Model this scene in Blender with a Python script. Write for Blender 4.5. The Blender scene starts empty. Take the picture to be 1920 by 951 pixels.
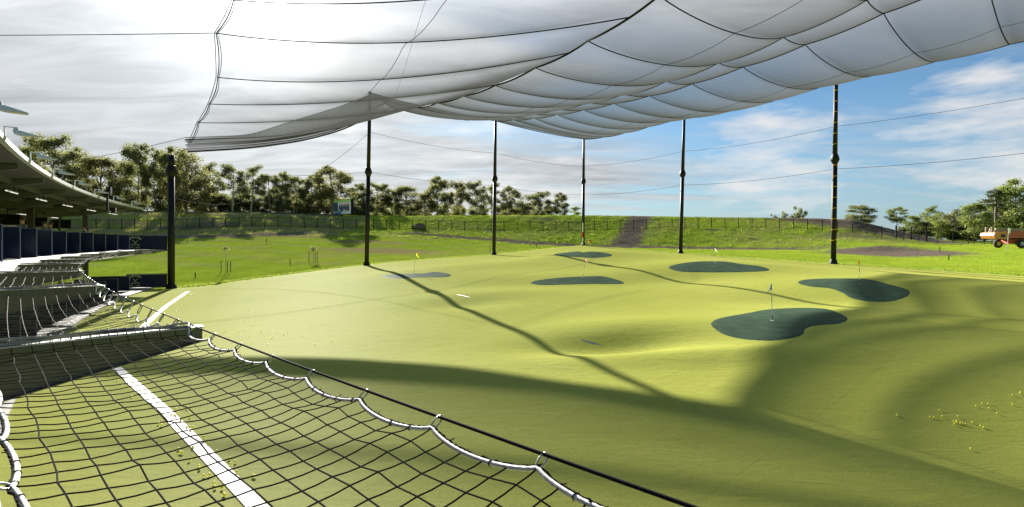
import bpy, math, random
import numpy as np
from mathutils import Vector

random.seed(7)
rng = np.random.default_rng(7)
SC = bpy.context.scene
COL = SC.collection
EZ = 3.8                     # height of the eye above the lowest turf (m)
F = 960.0

def ray(px, py):
    return np.array([(px - 960.0) / F, 1.0, (454.0 - py) / F])

def P(px, py, d):
    r = ray(px, py) * d
    return (float(r[0]), float(r[1]), float(r[2] + EZ))

# ------------------------------------------------------------------ object helpers
def set_props(o, label=None, cat=None, group=None, kind=None):
    if label: o['label'] = label
    if cat: o['category'] = cat
    if group: o['group'] = group
    if kind: o['kind'] = kind
    return o

def thing(name, label, cat, loc=(0, 0, 0), rz=0.0, group=None):
    o = bpy.data.objects.new(name, None)
    o.empty_display_size = 0.2
    COL.objects.link(o)
    o.location = loc
    o.rotation_euler = (0, 0, rz)
    return set_props(o, label, cat, group)

class MB:
    """collects verts / faces and links them as one mesh object"""
    def __init__(self):
        self.v, self.f, self.m = [], [], []
    def add(self, vs, fs, mi=0):
        b = len(self.v)
        self.v.extend([tuple(map(float, p)) for p in vs])
        for f in fs:
            self.f.append(tuple(i + b for i in f)); self.m.append(mi)
        return self
    def box(self, c, s, ax=None, mi=0):
        """c centre, s full sizes, ax optional 3 axis vectors"""
        c = np.array(c, float)
        ax = np.eye(3) if ax is None else np.array(ax, float)
        h = np.array(s, float) / 2
        vs = [c + ax[0] * h[0] * i + ax[1] * h[1] * j + ax[2] * h[2] * k
              for i in (-1, 1) for j in (-1, 1) for k in (-1, 1)]
        fs = [(0, 1, 3, 2), (4, 6, 7, 5), (0, 4, 5, 1), (2, 3, 7, 6), (0, 2, 6, 4), (1, 5, 7, 3)]
        return self.add(vs, fs, mi)
    def prism(self, pts, axis, mi=0):
        """closed polygon pts (3d) extruded by vector axis"""
        n = len(pts); a = np.array(axis, float)
        vs = [np.array(p, float) for p in pts] + [np.array(p, float) + a for p in pts]
        fs = [tuple(range(n - 1, -1, -1)), tuple(range(n, 2 * n))]
        fs += [(i, (i + 1) % n, n + (i + 1) % n, n + i) for i in range(n)]
        return self.add(vs, fs, mi)
    def tube(self, pts, r, sides=5, mi=0, caps=True, lobes=0, pitch=1.0, lobe=0.3):
        pts = np.array(pts, float); n = len(pts)
        rad = np.full(n, r, float) if np.isscalar(r) else np.array(r, float)
        tan = np.gradient(pts, axis=0)
        tan /= np.maximum(np.linalg.norm(tan, axis=1), 1e-9)[:, None]
        ref = np.array([0, 0, 1.0])
        if abs(tan[0] @ ref) > 0.9: ref = np.array([1.0, 0, 0])
        u = np.cross(tan[0], ref); u /= np.linalg.norm(u)
        vs = []; L = 0.0
        for i in range(n):
            t = tan[i]
            u = u - t * (u @ t); u /= max(np.linalg.norm(u), 1e-9)
            w = np.cross(t, u)
            if i: L += np.linalg.norm(pts[i] - pts[i - 1])
            for k in range(sides):
                a = 2 * math.pi * k / sides
                rr = rad[i]
                if lobes:
                    rr *= 1 - lobe + lobe * abs(math.cos(lobes * (a + 2 * math.pi * L / pitch) / 2))
                vs.append(pts[i] + (u * math.cos(a) + w * math.sin(a)) * rr)
        fs = []
        for i in range(n - 1):
            for k in range(sides):
                k2 = (k + 1) % sides
                fs.append((i * sides + k, i * sides + k2, (i + 1) * sides + k2, (i + 1) * sides + k))
        if caps:
            fs.append(tuple(range(sides - 1, -1, -1)))
            fs.append(tuple((n - 1) * sides + k for k in range(sides)))
        return self.add(vs, fs, mi)
    def lathe(self, prof, sides=16, c=(0, 0, 0), mi=0):
        """prof list of (r, z)"""
        vs = []
        for r, z in prof:
            for k in range(sides):
                a = 2 * math.pi * k / sides
                vs.append((c[0] + r * math.cos(a), c[1] + r * math.sin(a), c[2] + z))
        n = len(prof); fs = []
        for i in range(n - 1):
            for k in range(sides):
                k2 = (k + 1) % sides
                fs.append((i * sides + k, i * sides + k2, (i + 1) * sides + k2, (i + 1) * sides + k))
        fs.append(tuple(range(sides - 1, -1, -1)))
        fs.append(tuple((n - 1) * sides + k for k in range(sides)))
        return self.add(vs, fs, mi)
    def grid(self, G, mi=0):
        G = np.array(G, float); a, b = G.shape[:2]
        idx = np.arange(a * b).reshape(a, b)
        fs = np.stack([idx[:-1, :-1], idx[1:, :-1], idx[1:, 1:], idx[:-1, 1:]], -1).reshape(-1, 4)
        base = len(self.v)
        self.v.extend(map(tuple, G.reshape(-1, 3)))
        self.f.extend(map(tuple, (fs + base).tolist())); self.m.extend([mi] * len(fs))
        return self
    def mesh(self, name, mats, smooth=False):
        me = bpy.data.meshes.new(name)
        me.from_pydata(self.v, [], self.f)
        mats = mats if isinstance(mats, (list, tuple)) else [mats]
        for m in mats: me.materials.append(m)
        if len(mats) > 1: me.polygons.foreach_set('material_index', self.m)
        if smooth: me.polygons.foreach_set('use_smooth', [True] * len(me.polygons))
        me.update()
        return me
    def build(self, name, mats, parent=None, smooth=False, loc=None):
        o = bpy.data.objects.new(name, self.mesh(name, mats, smooth))
        COL.objects.link(o)
        if parent: o.parent = parent
        if loc: o.location = loc
        return o

def dup(o, parent=None):
    c = o.copy(); COL.objects.link(c)
    if parent: c.parent = parent
    for ch in list(o.children): dup(ch, c)
    return c

# ------------------------------------------------------------------ materials
def new_mat(name):
    m = bpy.data.materials.new(name); m.use_nodes = True
    nt = m.node_tree; nt.nodes.clear()
    out = nt.nodes.new('ShaderNodeOutputMaterial')
    return m, nt, out

def N(nt, typ, **kw):
    n = nt.nodes.new(typ)
    for k, v in kw.items():
        if k == 'inp':
            for a, b in v.items(): n.inputs[a].default_value = b
        else: setattr(n, k, v)
    return n

def noise(nt, scale, detail=4, rough=0.55, vec=None, dist=0.0):
    n = N(nt, 'ShaderNodeTexNoise', inp={'Scale': scale, 'Detail': detail, 'Roughness': rough, 'Distortion': dist})
    if vec is not None: nt.links.new(vec, n.inputs['Vector'])
    return n.outputs['Fac']

def ramp(nt, fac, stops):
    r = N(nt, 'ShaderNodeValToRGB')
    e = r.color_ramp.elements
    while len(e) < len(stops): e.new(0.5)
    for i, (p, c) in enumerate(stops):
        e[i].position = p; e[i].color = (*c, 1) if len(c) == 3 else c
    nt.links.new(fac, r.inputs['Fac'])
    return r.outputs['Color']

def mixc(nt, fac, a, b, blend='MIX'):
    m = N(nt, 'ShaderNodeMix', data_type='RGBA', blend_type=blend)
    for sock, val in ((m.inputs[0], fac), (m.inputs[6], a), (m.inputs[7], b)):
        if isinstance(val, (int, float)): sock.default_value = val
        elif isinstance(val, tuple): sock.default_value = (*val, 1) if len(val) == 3 else val
        else: nt.links.new(val, sock)
    return m.outputs[2]

def math_(nt, op, a, b=None, clamp=False):
    m = N(nt, 'ShaderNodeMath', operation=op, use_clamp=clamp)
    for i, val in enumerate((a, b)):
        if val is None: continue
        if isinstance(val, (int, float)): m.inputs[i].default_value = val
        else: nt.links.new(val, m.inputs[i])
    return m.outputs[0]

def objvec(nt):
    return N(nt, 'ShaderNodeTexCoord').outputs['Object']

def simple(name, col, rough=0.6, metal=0.0, var=0.12, scale=6.0, bump=0.0, spec=0.5, sheen=0.0):
    m, nt, out = new_mat(name)
    b = N(nt, 'ShaderNodeBsdfPrincipled', inp={'Roughness': rough, 'Metallic': metal, 'Specular IOR Level': spec})
    v = objvec(nt)
    f = noise(nt, scale, 5, 0.6, v)
    lo = tuple(c * (1 - var) for c in col); hi = tuple(min(1, c * (1 + var)) for c in col)
    nt.links.new(ramp(nt, f, [(0.3, lo), (0.7, hi)]), b.inputs['Base Color'])
    if bump:
        bm = N(nt, 'ShaderNodeBump', inp={'Strength': bump, 'Distance': 0.02})
        nt.links.new(noise(nt, scale * 6, 4, 0.6, v), bm.inputs['Height'])
        nt.links.new(bm.outputs[0], b.inputs['Normal'])
    if sheen:
        b.inputs['Sheen Weight'].default_value = sheen
    nt.links.new(b.outputs[0], out.inputs[0])
    return m

def matte(nt, gloss, rough):
    """fibres: diffuse with a trace of rough gloss"""
    d = N(nt, 'ShaderNodeBsdfDiffuse', inp={'Roughness': .6})
    if not gloss: return d, d.outputs[0]
    gl = N(nt, 'ShaderNodeBsdfGlossy', inp={'Roughness': rough})
    mx = N(nt, 'ShaderNodeMixShader', inp={0: gloss})
    nt.links.new(d.outputs[0], mx.inputs[1]); nt.links.new(gl.outputs[0], mx.inputs[2])
    return d, mx.outputs[0]

def fibre(name, lo, hi, scale, bump):
    m, nt, out = new_mat(name); d, sh = matte(nt, .02, .6); v = objvec(nt)
    f = math_(nt, 'ADD', math_(nt, 'MULTIPLY', noise(nt, scale, 5, .65, v), .7), math_(nt, 'MULTIPLY', noise(nt, 45.0, 3, .7, v), .3))
    nt.links.new(ramp(nt, f, [(.32, lo), (.68, hi)]), d.inputs['Color'])
    bm = N(nt, 'ShaderNodeBump', inp={'Strength': bump, 'Distance': .02})
    nt.links.new(noise(nt, 30.0, 4, .7, v), bm.inputs['Height']); nt.links.new(bm.outputs[0], d.inputs['Normal'])
    nt.links.new(sh, out.inputs[0]); return m

def mat_turf():
    m, nt, out = new_mat('synthetic_turf')
    b, shade = matte(nt, .013, .65)
    v = objvec(nt)
    n1 = noise(nt, 0.12, 3, 0.5, v); n2 = noise(nt, 1.6, 5, 0.65, v, 0.4); n3 = noise(nt, 24.0, 4, 0.75, v)
    c1 = ramp(nt, n1, [(0.35, (0.335, 0.362, 0.060)), (0.65, (0.405, 0.422, 0.092))])
    c2 = mixc(nt, math_(nt, 'MULTIPLY', ramp_f(nt, n2, 0.45, 0.75), 0.22), c1, (0.29, 0.33, 0.036))
    c3 = mixc(nt, 0.45, c2, ramp(nt, n3, [(0.3, (0.25, 0.28, 0.036)), (0.7, (0.53, 0.54, 0.115))]))
    mr_ = N(nt, 'ShaderNodeMapping'); mr_.inputs['Rotation'].default_value = (0, 0, math.radians(-42)); nt.links.new(v, mr_.inputs[0])
    sp_ = N(nt, 'ShaderNodeSeparateXYZ'); nt.links.new(mr_.outputs[0], sp_.inputs[0])
    yy_ = math_(nt, 'DIVIDE', sp_.outputs[1], 3.7)
    wn = N(nt, 'ShaderNodeTexWhiteNoise', noise_dimensions='1D'); nt.links.new(math_(nt, 'FLOOR', yy_), wn.inputs['W'])
    fr_ = math_(nt, 'ABSOLUTE', math_(nt, 'SUBTRACT', math_(nt, 'FRACT', yy_), .5))
    seam = ramp_f(nt, fr_, .4955, .4995)
    stain = ramp_f(nt, noise(nt, .33, 5, .7, v, .6), .56, .74)
    tone = math_(nt, 'SUBTRACT', math_(nt, 'SUBTRACT', math_(nt, 'ADD', .975, math_(nt, 'MULTIPLY', wn.outputs['Value'], .05)), math_(nt, 'MULTIPLY', seam, .16)), math_(nt, 'MULTIPLY', stain, .10))
    tn = N(nt, 'ShaderNodeVectorMath', operation='SCALE'); nt.links.new(c3, tn.inputs[0]); nt.links.new(tone, tn.inputs['Scale'])
    nt.links.new(tn.outputs[0], b.inputs['Color'])
    bm = N(nt, 'ShaderNodeBump', inp={'Strength': 0.5, 'Distance': 0.03})
    mp_ = N(nt, 'ShaderNodeMapping'); mp_.inputs['Scale'].default_value = (.55, 1.5, 1); mp_.inputs['Rotation'].default_value = (0, 0, .3)
    nt.links.new(v, mp_.inputs[0])
    wr = noise(nt, 1.5, 5, .62, mp_.outputs[0], .8)
    h = math_(nt, 'ADD', math_(nt, 'ADD', math_(nt, 'MULTIPLY', wr, 1.7), math_(nt, 'MULTIPLY', n2, .6)), math_(nt, 'MULTIPLY', noise(nt, 60.0, 3, 0.7, v), 0.5))
    nt.links.new(h, bm.inputs['Height']); nt.links.new(bm.outputs[0], b.inputs['Normal'])
    nt.links.new(shade, out.inputs[0])
    return m

def ramp_f(nt, fac, lo, hi):
    mr = N(nt, 'ShaderNodeMapRange', clamp=True, inp={'From Min': lo, 'From Max': hi})
    nt.links.new(fac, mr.inputs['Value'])
    return mr.outputs[0]

def mat_ground():
    m, nt, out = new_mat('grassy_ground')
    b, shade = matte(nt, .0, .6)
    v = objvec(nt)
    a_d = N(nt, 'ShaderNodeAttribute', attribute_name='dirt').outputs['Fac']
    a_y = N(nt, 'ShaderNodeAttribute', attribute_name='dry').outputs['Fac']
    n1 = noise(nt, 0.35, 5, 0.65, v); n2 = noise(nt, 2.2, 5, 0.7, v); n3 = noise(nt, 9.0, 4, 0.7, v)
    g = ramp(nt, n1, [(0.3, (0.270, 0.375, 0.032)), (0.7, (0.430, 0.545, 0.048))])
    g = mixc(nt, math_(nt, 'MULTIPLY', ramp_f(nt, n3, 0.38, 0.66), 0.75), g, (0.110, 0.165, 0.018))
    y = ramp(nt, n2, [(0.35, (0.26, 0.225, 0.085)), (0.65, (0.37, 0.315, 0.14))])
    fy = ramp_f(nt, math_(nt, 'ADD', a_y, math_(nt, 'MULTIPLY', math_(nt, 'SUBTRACT', n2, 0.5), 0.9)), 0.35, 0.75)
    c = mixc(nt, fy, g, y)
    d = ramp(nt, n3, [(0.3, (0.105, 0.084, 0.064)), (0.7, (0.235, 0.188, 0.145))])
    fd = ramp_f(nt, math_(nt, 'ADD', a_d, math_(nt, 'MULTIPLY', math_(nt, 'SUBTRACT', n2, 0.5), 1.7)), 0.38, 0.72)
    c = mixc(nt, fd, c, d)
    nt.links.new(c, b.inputs['Color'])
    bm = N(nt, 'ShaderNodeBump', inp={'Strength': 0.9, 'Distance': 0.25})
    nt.links.new(math_(nt, 'ADD', n2, math_(nt, 'MULTIPLY', n3, 0.5)), bm.inputs['Height'])
    nt.links.new(bm.outputs[0], b.inputs['Normal'])
    nt.links.new(shade, out.inputs[0])
    return m

def mat_leaf(name, lo, hi, trans=0.58):
    m, nt, out = new_mat(name)
    v = objvec(nt)
    oi = N(nt, 'ShaderNodeObjectInfo').outputs['Random']
    n1 = noise(nt, 0.55, 4, 0.6, v)
    f = math_(nt, 'ADD', n1, math_(nt, 'MULTIPLY', math_(nt, 'SUBTRACT', oi, 0.5), 0.25))
    c = ramp(nt, f, [(0.3, lo), (0.7, hi)])
    d = N(nt, 'ShaderNodeBsdfDiffuse'); t = N(nt, 'ShaderNodeBsdfTranslucent')
    nt.links.new(c, d.inputs[0])
    nt.links.new(mixc(nt, 0.5, c, (0.22, 0.23, 0.06)), t.inputs[0])
    mx = N(nt, 'ShaderNodeMixShader', inp={0: trans})
    nt.links.new(d.outputs[0], mx.inputs[1]); nt.links.new(t.outputs[0], mx.inputs[2])
    g = N(nt, 'ShaderNodeBsdfGlossy', inp={'Roughness': 0.45}); 
    mx2 = N(nt, 'ShaderNodeMixShader', inp={0: 0.02})
    nt.links.new(mx.outputs[0], mx2.inputs[1]); nt.links.new(g.outputs[0], mx2.inputs[2])
    nt.links.new(mx2.outputs[0], out.inputs[0])
    return m

def mat_netting(name, clear=0.86, col=(0.30, 0.31, 0.33), loose=0.0):
    """fine woven netting: the share of a ray the threads stop grows with the slant of the ray, as for any thin mesh"""
    m, nt, out = new_mat(name)
    g = N(nt, 'ShaderNodeNewGeometry')
    dt = N(nt, 'ShaderNodeVectorMath', operation='DOT_PRODUCT')
    nt.links.new(g.outputs['Normal'], dt.inputs[0]); nt.links.new(g.outputs['Incoming'], dt.inputs[1])
    cs = math_(nt, 'MAXIMUM', math_(nt, 'ABSOLUTE', dt.outputs['Value']), 0.06)
    v = objvec(nt)
    n = noise(nt, 0.5, 3, 0.5, v)
    k = math_(nt, 'ADD', clear - 0.02, math_(nt, 'MULTIPLY', n, 0.04))
    if loose:     # netting made clearer towards the free edge, to let sunlight onto the turf
        k = math_(nt, 'ADD', k, math_(nt, 'MULTIPLY', N(nt, 'ShaderNodeAttribute', attribute_name='edge_sun_pass').outputs['Fac'], loose))
    tr = math_(nt, 'POWER', k, math_(nt, 'DIVIDE', 1.0, cs))
    d = N(nt, 'ShaderNodeBsdfDiffuse', inp={0: (*col, 1)}); t = N(nt, 'ShaderNodeBsdfTranslucent', inp={0: (*col, 1)})
    mx = N(nt, 'ShaderNodeMixShader', inp={0: 0.5})
    nt.links.new(d.outputs[0], mx.inputs[1]); nt.links.new(t.outputs[0], mx.inputs[2])
    tp = N(nt, 'ShaderNodeBsdfTransparent')
    mx2 = N(nt, 'ShaderNodeMixShader')
    nt.links.new(tr, mx2.inputs[0]); nt.links.new(mx.outputs[0], mx2.inputs[1]); nt.links.new(tp.outputs[0], mx2.inputs[2])
    nt.links.new(mx2.outputs[0], out.inputs[0])
    return m

def mat_emit(name, col, s):
    m, nt, out = new_mat(name)
    e = N(nt, 'ShaderNodeEmission', inp={0: (*col, 1), 1: s})
    nt.links.new(e.outputs[0], out.inputs[0])
    return m

M = {}
M['turf'] = mat_turf()
M['ground'] = mat_ground()
M['green'] = fibre('dark_putting_turf', (0.030, 0.062, 0.036), (0.070, 0.116, 0.068), 1.6, .5)
M['white_line'] = simple('worn_white_paint', (0.72, 0.71, 0.70), 0.7, var=0.12, scale=5)
M['concrete'] = simple('pale_concrete', (0.34, 0.33, 0.30), 0.8, var=0.15, scale=2)
M['black_steel'] = simple('black_painted_steel', (0.005, 0.0055, 0.007), 0.6, var=0.3, scale=2, spec=0.2)
M['fence_black'] = simple('black_fence_steel', (0.008, 0.008, 0.009), 0.8, var=0.2, spec=0.06)
M['white_steel'] = simple('white_painted_steel', (0.62, 0.63, 0.63), 0.45, var=0.1, scale=3)
M['grey_steel'] = simple('galvanised_steel', (0.34, 0.36, 0.38), 0.4, metal=0.5, var=0.15, scale=4)
M['beam_web'] = simple('shaded_white_web', (0.075, 0.08, 0.078), 0.6, var=0.15, scale=4)  # backlit side of the white beam, its shade put into the colour
M['flange'] = simple('weathered_white_flange', (0.36, 0.36, 0.35), 0.6, var=0.2, scale=6)
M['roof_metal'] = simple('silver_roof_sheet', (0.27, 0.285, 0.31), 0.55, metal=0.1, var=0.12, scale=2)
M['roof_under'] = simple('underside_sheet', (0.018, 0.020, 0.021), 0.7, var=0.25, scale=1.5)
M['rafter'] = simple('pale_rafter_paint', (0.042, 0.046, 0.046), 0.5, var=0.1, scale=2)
M['brown_steel'] = simple('dark_brown_cladding', (0.035, 0.028, 0.024), 0.6, var=0.25, scale=3)
M['navy'] = simple('navy_vinyl', (0.006, 0.012, 0.040), 0.42, var=0.25, scale=2.5, bump=0.5, spec=0.25)
M['navy_trim'] = simple('navy_piping', (0.10, 0.12, 0.20), 0.5)
M['logo'] = simple('pale_yellow_print', (0.62, 0.66, 0.30), 0.6, var=0.05)
M['rope_white'] = simple('white_braided_rope', (0.80, 0.80, 0.78), 0.7, var=0.1, scale=60)
M['rope_grey'] = simple('weathered_grey_rope', (0.26, 0.255, 0.24), 0.8, var=0.25, scale=40)
M['rope_dull'] = simple('dull_grey_rope', (0.12, 0.118, 0.11), 0.85, var=0.25, scale=40)
M['cord'] = simple('backlit_net_cord', (0.009, 0.0088, 0.0085), 0.9, var=0.25, scale=60, spec=0.03)  # near cord, its backlit darkness put into the colour
M['cord_far'] = simple('sunlit_net_cord', (0.11, 0.105, 0.095), 0.85, var=0.25, scale=40, spec=0.2)  # the same cord farther off, sunlit tone put into the colour
M['cable'] = simple('dark_steel_cable', (0.014, 0.015, 0.016), 0.85, var=0.2, spec=0.06)
M['ring'] = simple('bright_steel_ring', (0.45, 0.45, 0.42), 0.3, metal=0.9, var=0.1)
M['netting'] = mat_netting('fine_grey_netting', 0.70, (.10, .105, .115))
M['netting_thin'] = mat_netting('wing_netting', 0.69, (.075, .078, .084), .235)
M['netting_hem'] = mat_netting('gathered_netting', 0.52, (0.05, 0.048, 0.045))
M['ball'] = simple('yellow_ball_plastic', (0.78, 0.72, 0.05), 0.4, var=0.08, scale=30)
M['bark'] = simple('grey_eucalypt_bark', (0.20, 0.17, 0.14), 0.9, var=0.35, scale=1.5, bump=0.6)
M['bark_pale'] = simple('pale_gum_bark', (0.36, 0.33, 0.28), 0.9, var=0.3, scale=1.5, bump=0.5)
M['leaf_olive'] = mat_leaf('olive_gum_leaves', (0.060, 0.072, 0.036), (0.145, 0.152, 0.074))
M['leaf_grey'] = mat_leaf('grey_green_leaves', (0.062, 0.078, 0.052), (0.145, 0.165, 0.100))
M['leaf_brown'] = mat_leaf('bronze_tinged_leaves', (0.078, 0.076, 0.038), (0.180, 0.162, 0.078))
M['leaf_fresh'] = mat_leaf('fresh_green_leaves', (0.070, 0.112, 0.020), (0.165, 0.225, 0.045))
M['leaf_dark'] = mat_leaf('dark_pine_needles', (0.034, 0.050, 0.022), (0.075, 0.098, 0.034), 0.3)
M['weeds'] = mat_leaf('weed_leaves', (0.120, 0.180, 0.016), (0.230, 0.320, 0.030), 0.45)
M['screen'] = simple('black_screen', (0.006, 0.006, 0.008), 0.25, var=0.1)
M['rock'] = simple('brown_rock', (0.16, 0.13, 0.10), 0.9, var=0.35, scale=3, bump=0.8)
M['wood'] = simple('stained_wood', (0.17, 0.085, 0.035), 0.6, var=0.3, scale=3)
M['orange'] = simple('orange_machine_paint', (0.36, 0.055, 0.018), 0.5, var=0.12, scale=3)
M['amber'] = simple('amber_machine_paint', (0.45, 0.16, 0.035), 0.5, var=0.12, scale=3)
M['beige'] = simple('cream_machine_paint', (0.27, 0.22, 0.13), 0.6, var=0.12, scale=3)
M['lip'] = simple('weathered_kerb_concrete', (0.22, 0.215, 0.20), 0.9, var=0.25, scale=3)
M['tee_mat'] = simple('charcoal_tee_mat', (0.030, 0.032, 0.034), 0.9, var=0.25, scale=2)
M['rubber'] = simple('black_rubber', (0.02, 0.02, 0.02), 0.85, var=0.2)
M['rim'] = simple('pale_wheel_rim', (0.55, 0.5, 0.42), 0.5)
M['skin'] = simple('skin', (0.42, 0.23, 0.16), 0.5, var=0.05)
M['hair'] = simple('brown_hair', (0.05, 0.028, 0.015), 0.6, var=0.3, scale=40)
M['shirt'] = simple('grey_shirt', (0.16, 0.17, 0.2), 0.8)
M['lamp'] = mat_emit('lit_tube', (1.0, 0.95, 0.84), 0.26)
for k, c in dict(blue=(0.015, 0.09, 0.55), red=(0.62, 0.03, 0.025), yellow=(0.85, 0.62, 0.02), pink=(0.85, 0.22, 0.32),
                 orange=(0.85, 0.17, 0.02), white=(0.8, 0.8, 0.8)).items():
    
    m_, nt_, out_ = new_mat(k + '_flag_cloth')
    d_ = N(nt_, 'ShaderNodeBsdfDiffuse', inp={0: (*c, 1)}); t_ = N(nt_, 'ShaderNodeBsdfTranslucent', inp={0: (*[min(1, q * 1.3) for q in c], 1)})
    x_ = N(nt_, 'ShaderNodeMixShader', inp={0: .5}); nt_.links.new(d_.outputs[0], x_.inputs[1]); nt_.links.new(t_.outputs[0], x_.inputs[2]); nt_.links.new(x_.outputs[0], out_.inputs[0])
    M['flag_' + k] = m_

# ------------------------------------------------------------------ plan geometry
POLES = {  # x, y, foot, top  (heights relative to the eye)
    1: (-27.95, 42.0, -3.80, 7.1), 2: (-15.05, 53.0, -2.37, 15.55), 3: (-2.3, 65.0, -1.62, 15.45),
    4: (10.7, 77.0, -0.50, 15.5), 5: (20.4, 62.0, -1.36, 15.1), 6: (29.5, 47.0, -2.0, 14.7)}
P1, P4, P6 = (np.array(POLES[i][:2]) for i in (1, 4, 6))
aV = (P4 - P1) / np.linalg.norm(P4 - P1)
bV = (P6 - P4) / np.linalg.norm(P6 - P4)
# building arc
ANG = math.radians(138.0); RAD = 110.0
tV = np.array([math.cos(ANG), math.sin(ANG)]); nV = np.array([tV[1], -tV[0]])
A0 = np.array([0.4, 1.1]); CEN = A0 + RAD * nV
def arc(s, off):
    th = s / RAD
    r = -nV * math.cos(th) + tV * math.sin(th)
    p = CEN + (RAD + off) * r
    return p, r, tV * math.cos(th) + nV * math.sin(th)
def arc3(s, off, z):
    p = arc(s, off)[0]
    return (p[0], p[1], z)

# ------------------------------------------------------------------ turf relief
CT = [(-27.95, 42, -3.8), (-15.05, 53, -2.4), (-21.5, 47.5, -3.15), (-8.7, 59, -1.95), (-2.3, 65, -1.62), (4.2, 71, -1.0), (10.7, 77, -.5), (15.5, 69.5, -.95),
      (20.4, 62, -1.38), (25, 54.5, -1.72), (29.5, 47, -2.02), (34.3, 39.3, -2.32), (39, 31.8, -2.55), (48, 17, -3.1), (57, 2, -3.5), (62, -6, -3.6),
      (0, 0, -3.8), (-7, 7, -3.8), (-14, 15, -3.8), (-20, 24, -3.8), (-25, 33, -3.8), (6, -6, -3.8), (-10, 0, -3.8), (-25, 15, -3.8), (-35, 30, -3.8), (20, -10, -3.7),
      (-3, 10, -3.75), (-8, 20, -3.7), (-14, 30, -3.6), (-16, 40, -3.15), (0, 16, -3.6), (7, 8, -3.75), (13, 6, -3.75),
      (10, 19.5, -3.2), (-4, 28, -3.1), (22, 31, -2.62), (5.5, 38, -2.62), (-7, 38, -2.45), (7.7, 50, -1.4), (16, 41, -1.95), (1, 55, -1.75), (12, 60, -1.1),
      (25, 18, -3.1), (35, 12, -3.3), (16, 24, -3.05), (30, 30, -2.6), (10, 30, -2.85)]
CT = np.array(CT, float)
def tps_fit(c):
    n = len(c); d = np.linalg.norm(c[:, None, :2] - c[None, :, :2], axis=2)
    K = np.where(d > 0, d * d * np.log(np.maximum(d, 1e-9)), 0) + np.eye(n) * 6.0
    Q = np.c_[np.ones(n), c[:, :2]]
    A = np.block([[K, Q], [Q.T, np.zeros((3, 3))]])
    return np.linalg.solve(A, np.r_[c[:, 2], 0, 0, 0])
TW = tps_fit(CT)
BUMPS = [  # x, y, amplitude, sigma x, sigma y, turn
    (3.6, 17.4, -.44, 1.8, .72, .12), (6.0, 15.6, .20, 3.2, .6, .05), (4.3, 20.0, .22, 2.4, 1.2, .1),
    (-2.3, 26.5, -.18, 1.6, 1.0, .3), (-1.0, 29.5, .14, 3.5, 1.6, .25), (5.5, 37.0, .38, 4.2, 2.6, .1),
    (10.5, 20.0, .18, 3.4, 2.0, .2), (22, 30, .40, 4.5, 2.8, -.3), (16.5, 41, .42, 5.0, 2.6, 0),
    (-5.0, 44, .20, 4.5, 2.2, .5), (8.0, 52, .55, 4.5, 3.2, .2), (19, 17.5, .30, 4.0, 2.0, -.2),
    (1.5, 33, -.12, 3.5, 1.5, .2), (11, 35, -.30, 3.5, 2.0, .3), (15, 26, -.22, 4, 1.6, 0), (30, 24, -.35, 4.5, 2.5, -.3)]
def turf_rel(x, y):
    x = np.atleast_1d(np.asarray(x, float)); y = np.atleast_1d(np.asarray(y, float))
    z = TW[-3] + TW[-2] * x + TW[-1] * y
    for i in range(len(CT)):
        d2 = (x - CT[i, 0]) ** 2 + (y - CT[i, 1]) ** 2
        z = z + TW[i] * 0.5 * np.where(d2 > 0, d2 * np.log(np.maximum(d2, 1e-12)), 0)
    for bx, by, am, sx, sy, ro in BUMPS:
        u = (x - bx) * math.cos(ro) + (y - by) * math.sin(ro); w = -(x - bx) * math.sin(ro) + (y - by) * math.cos(ro)
        z = z + .8 * am * np.exp(-.5 * (u / sx) ** 2 - .5 * (w / sy) ** 2)
    # level strip along the building
    rr = np.hypot(x - CEN[0], y - CEN[1]) - RAD
    k = np.clip((rr + 5.0) / 4.0, 0, 1); k = k * k * (3 - 2 * k)
    return z * (1 - k) + (-3.8) * k
def turf_z(x, y): return float(turf_rel(x, y)[0]) + EZ
def on_turf(px, py, dmin=5.0, dmax=80.0):
    """where the view ray of a photo pixel meets the turf"""
    r = ray(px, py)
    ds = np.linspace(dmin, dmax, 1600)
    h = ds * r[2] - turf_rel(ds * r[0], ds)
    i = np.argmax(h < 0)
    if h[i] >= 0: i = len(ds) - 1
    d0, d1 = ds[max(i - 1, 0)], ds[i]
    for _ in range(14):
        m = (d0 + d1) / 2
        if m * r[2] - turf_rel(m * r[0], m)[0] < 0: d1 = m
        else: d0 = m
    return d1 * r[0], d1

def pq(x, y):
    A = np.array([[-aV[0], bV[0]], [-aV[1], bV[1]]])
    iv = np.linalg.inv(A)
    dx, dy = x - P4[0], y - P4[1]
    return iv[0, 0] * dx + iv[0, 1] * dy, iv[1, 0] * dx + iv[1, 1] * dy

mb = MB()
ps = np.arange(-0.45, 76, 0.34); qs = np.arange(-0.45, 98, 0.34)
PP, QQ = np.meshgrid(ps, qs, indexing='ij')
X = P4[0] - PP * aV[0] + QQ * bV[0]; Y = P4[1] - PP * aV[1] + QQ * bV[1]
Z = turf_rel(X.ravel(), Y.ravel()).reshape(X.shape) + EZ
edge = np.minimum(PP, QQ) < 0
Z2 = Z.copy(); Z2[0, :] -= .5; Z2[:, 0] -= .5
mb.grid(np.stack([X, Y, Z2], -1))
turf = mb.build('turf', M['turf'], smooth=True)
set_props(turf, kind='structure')

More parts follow.
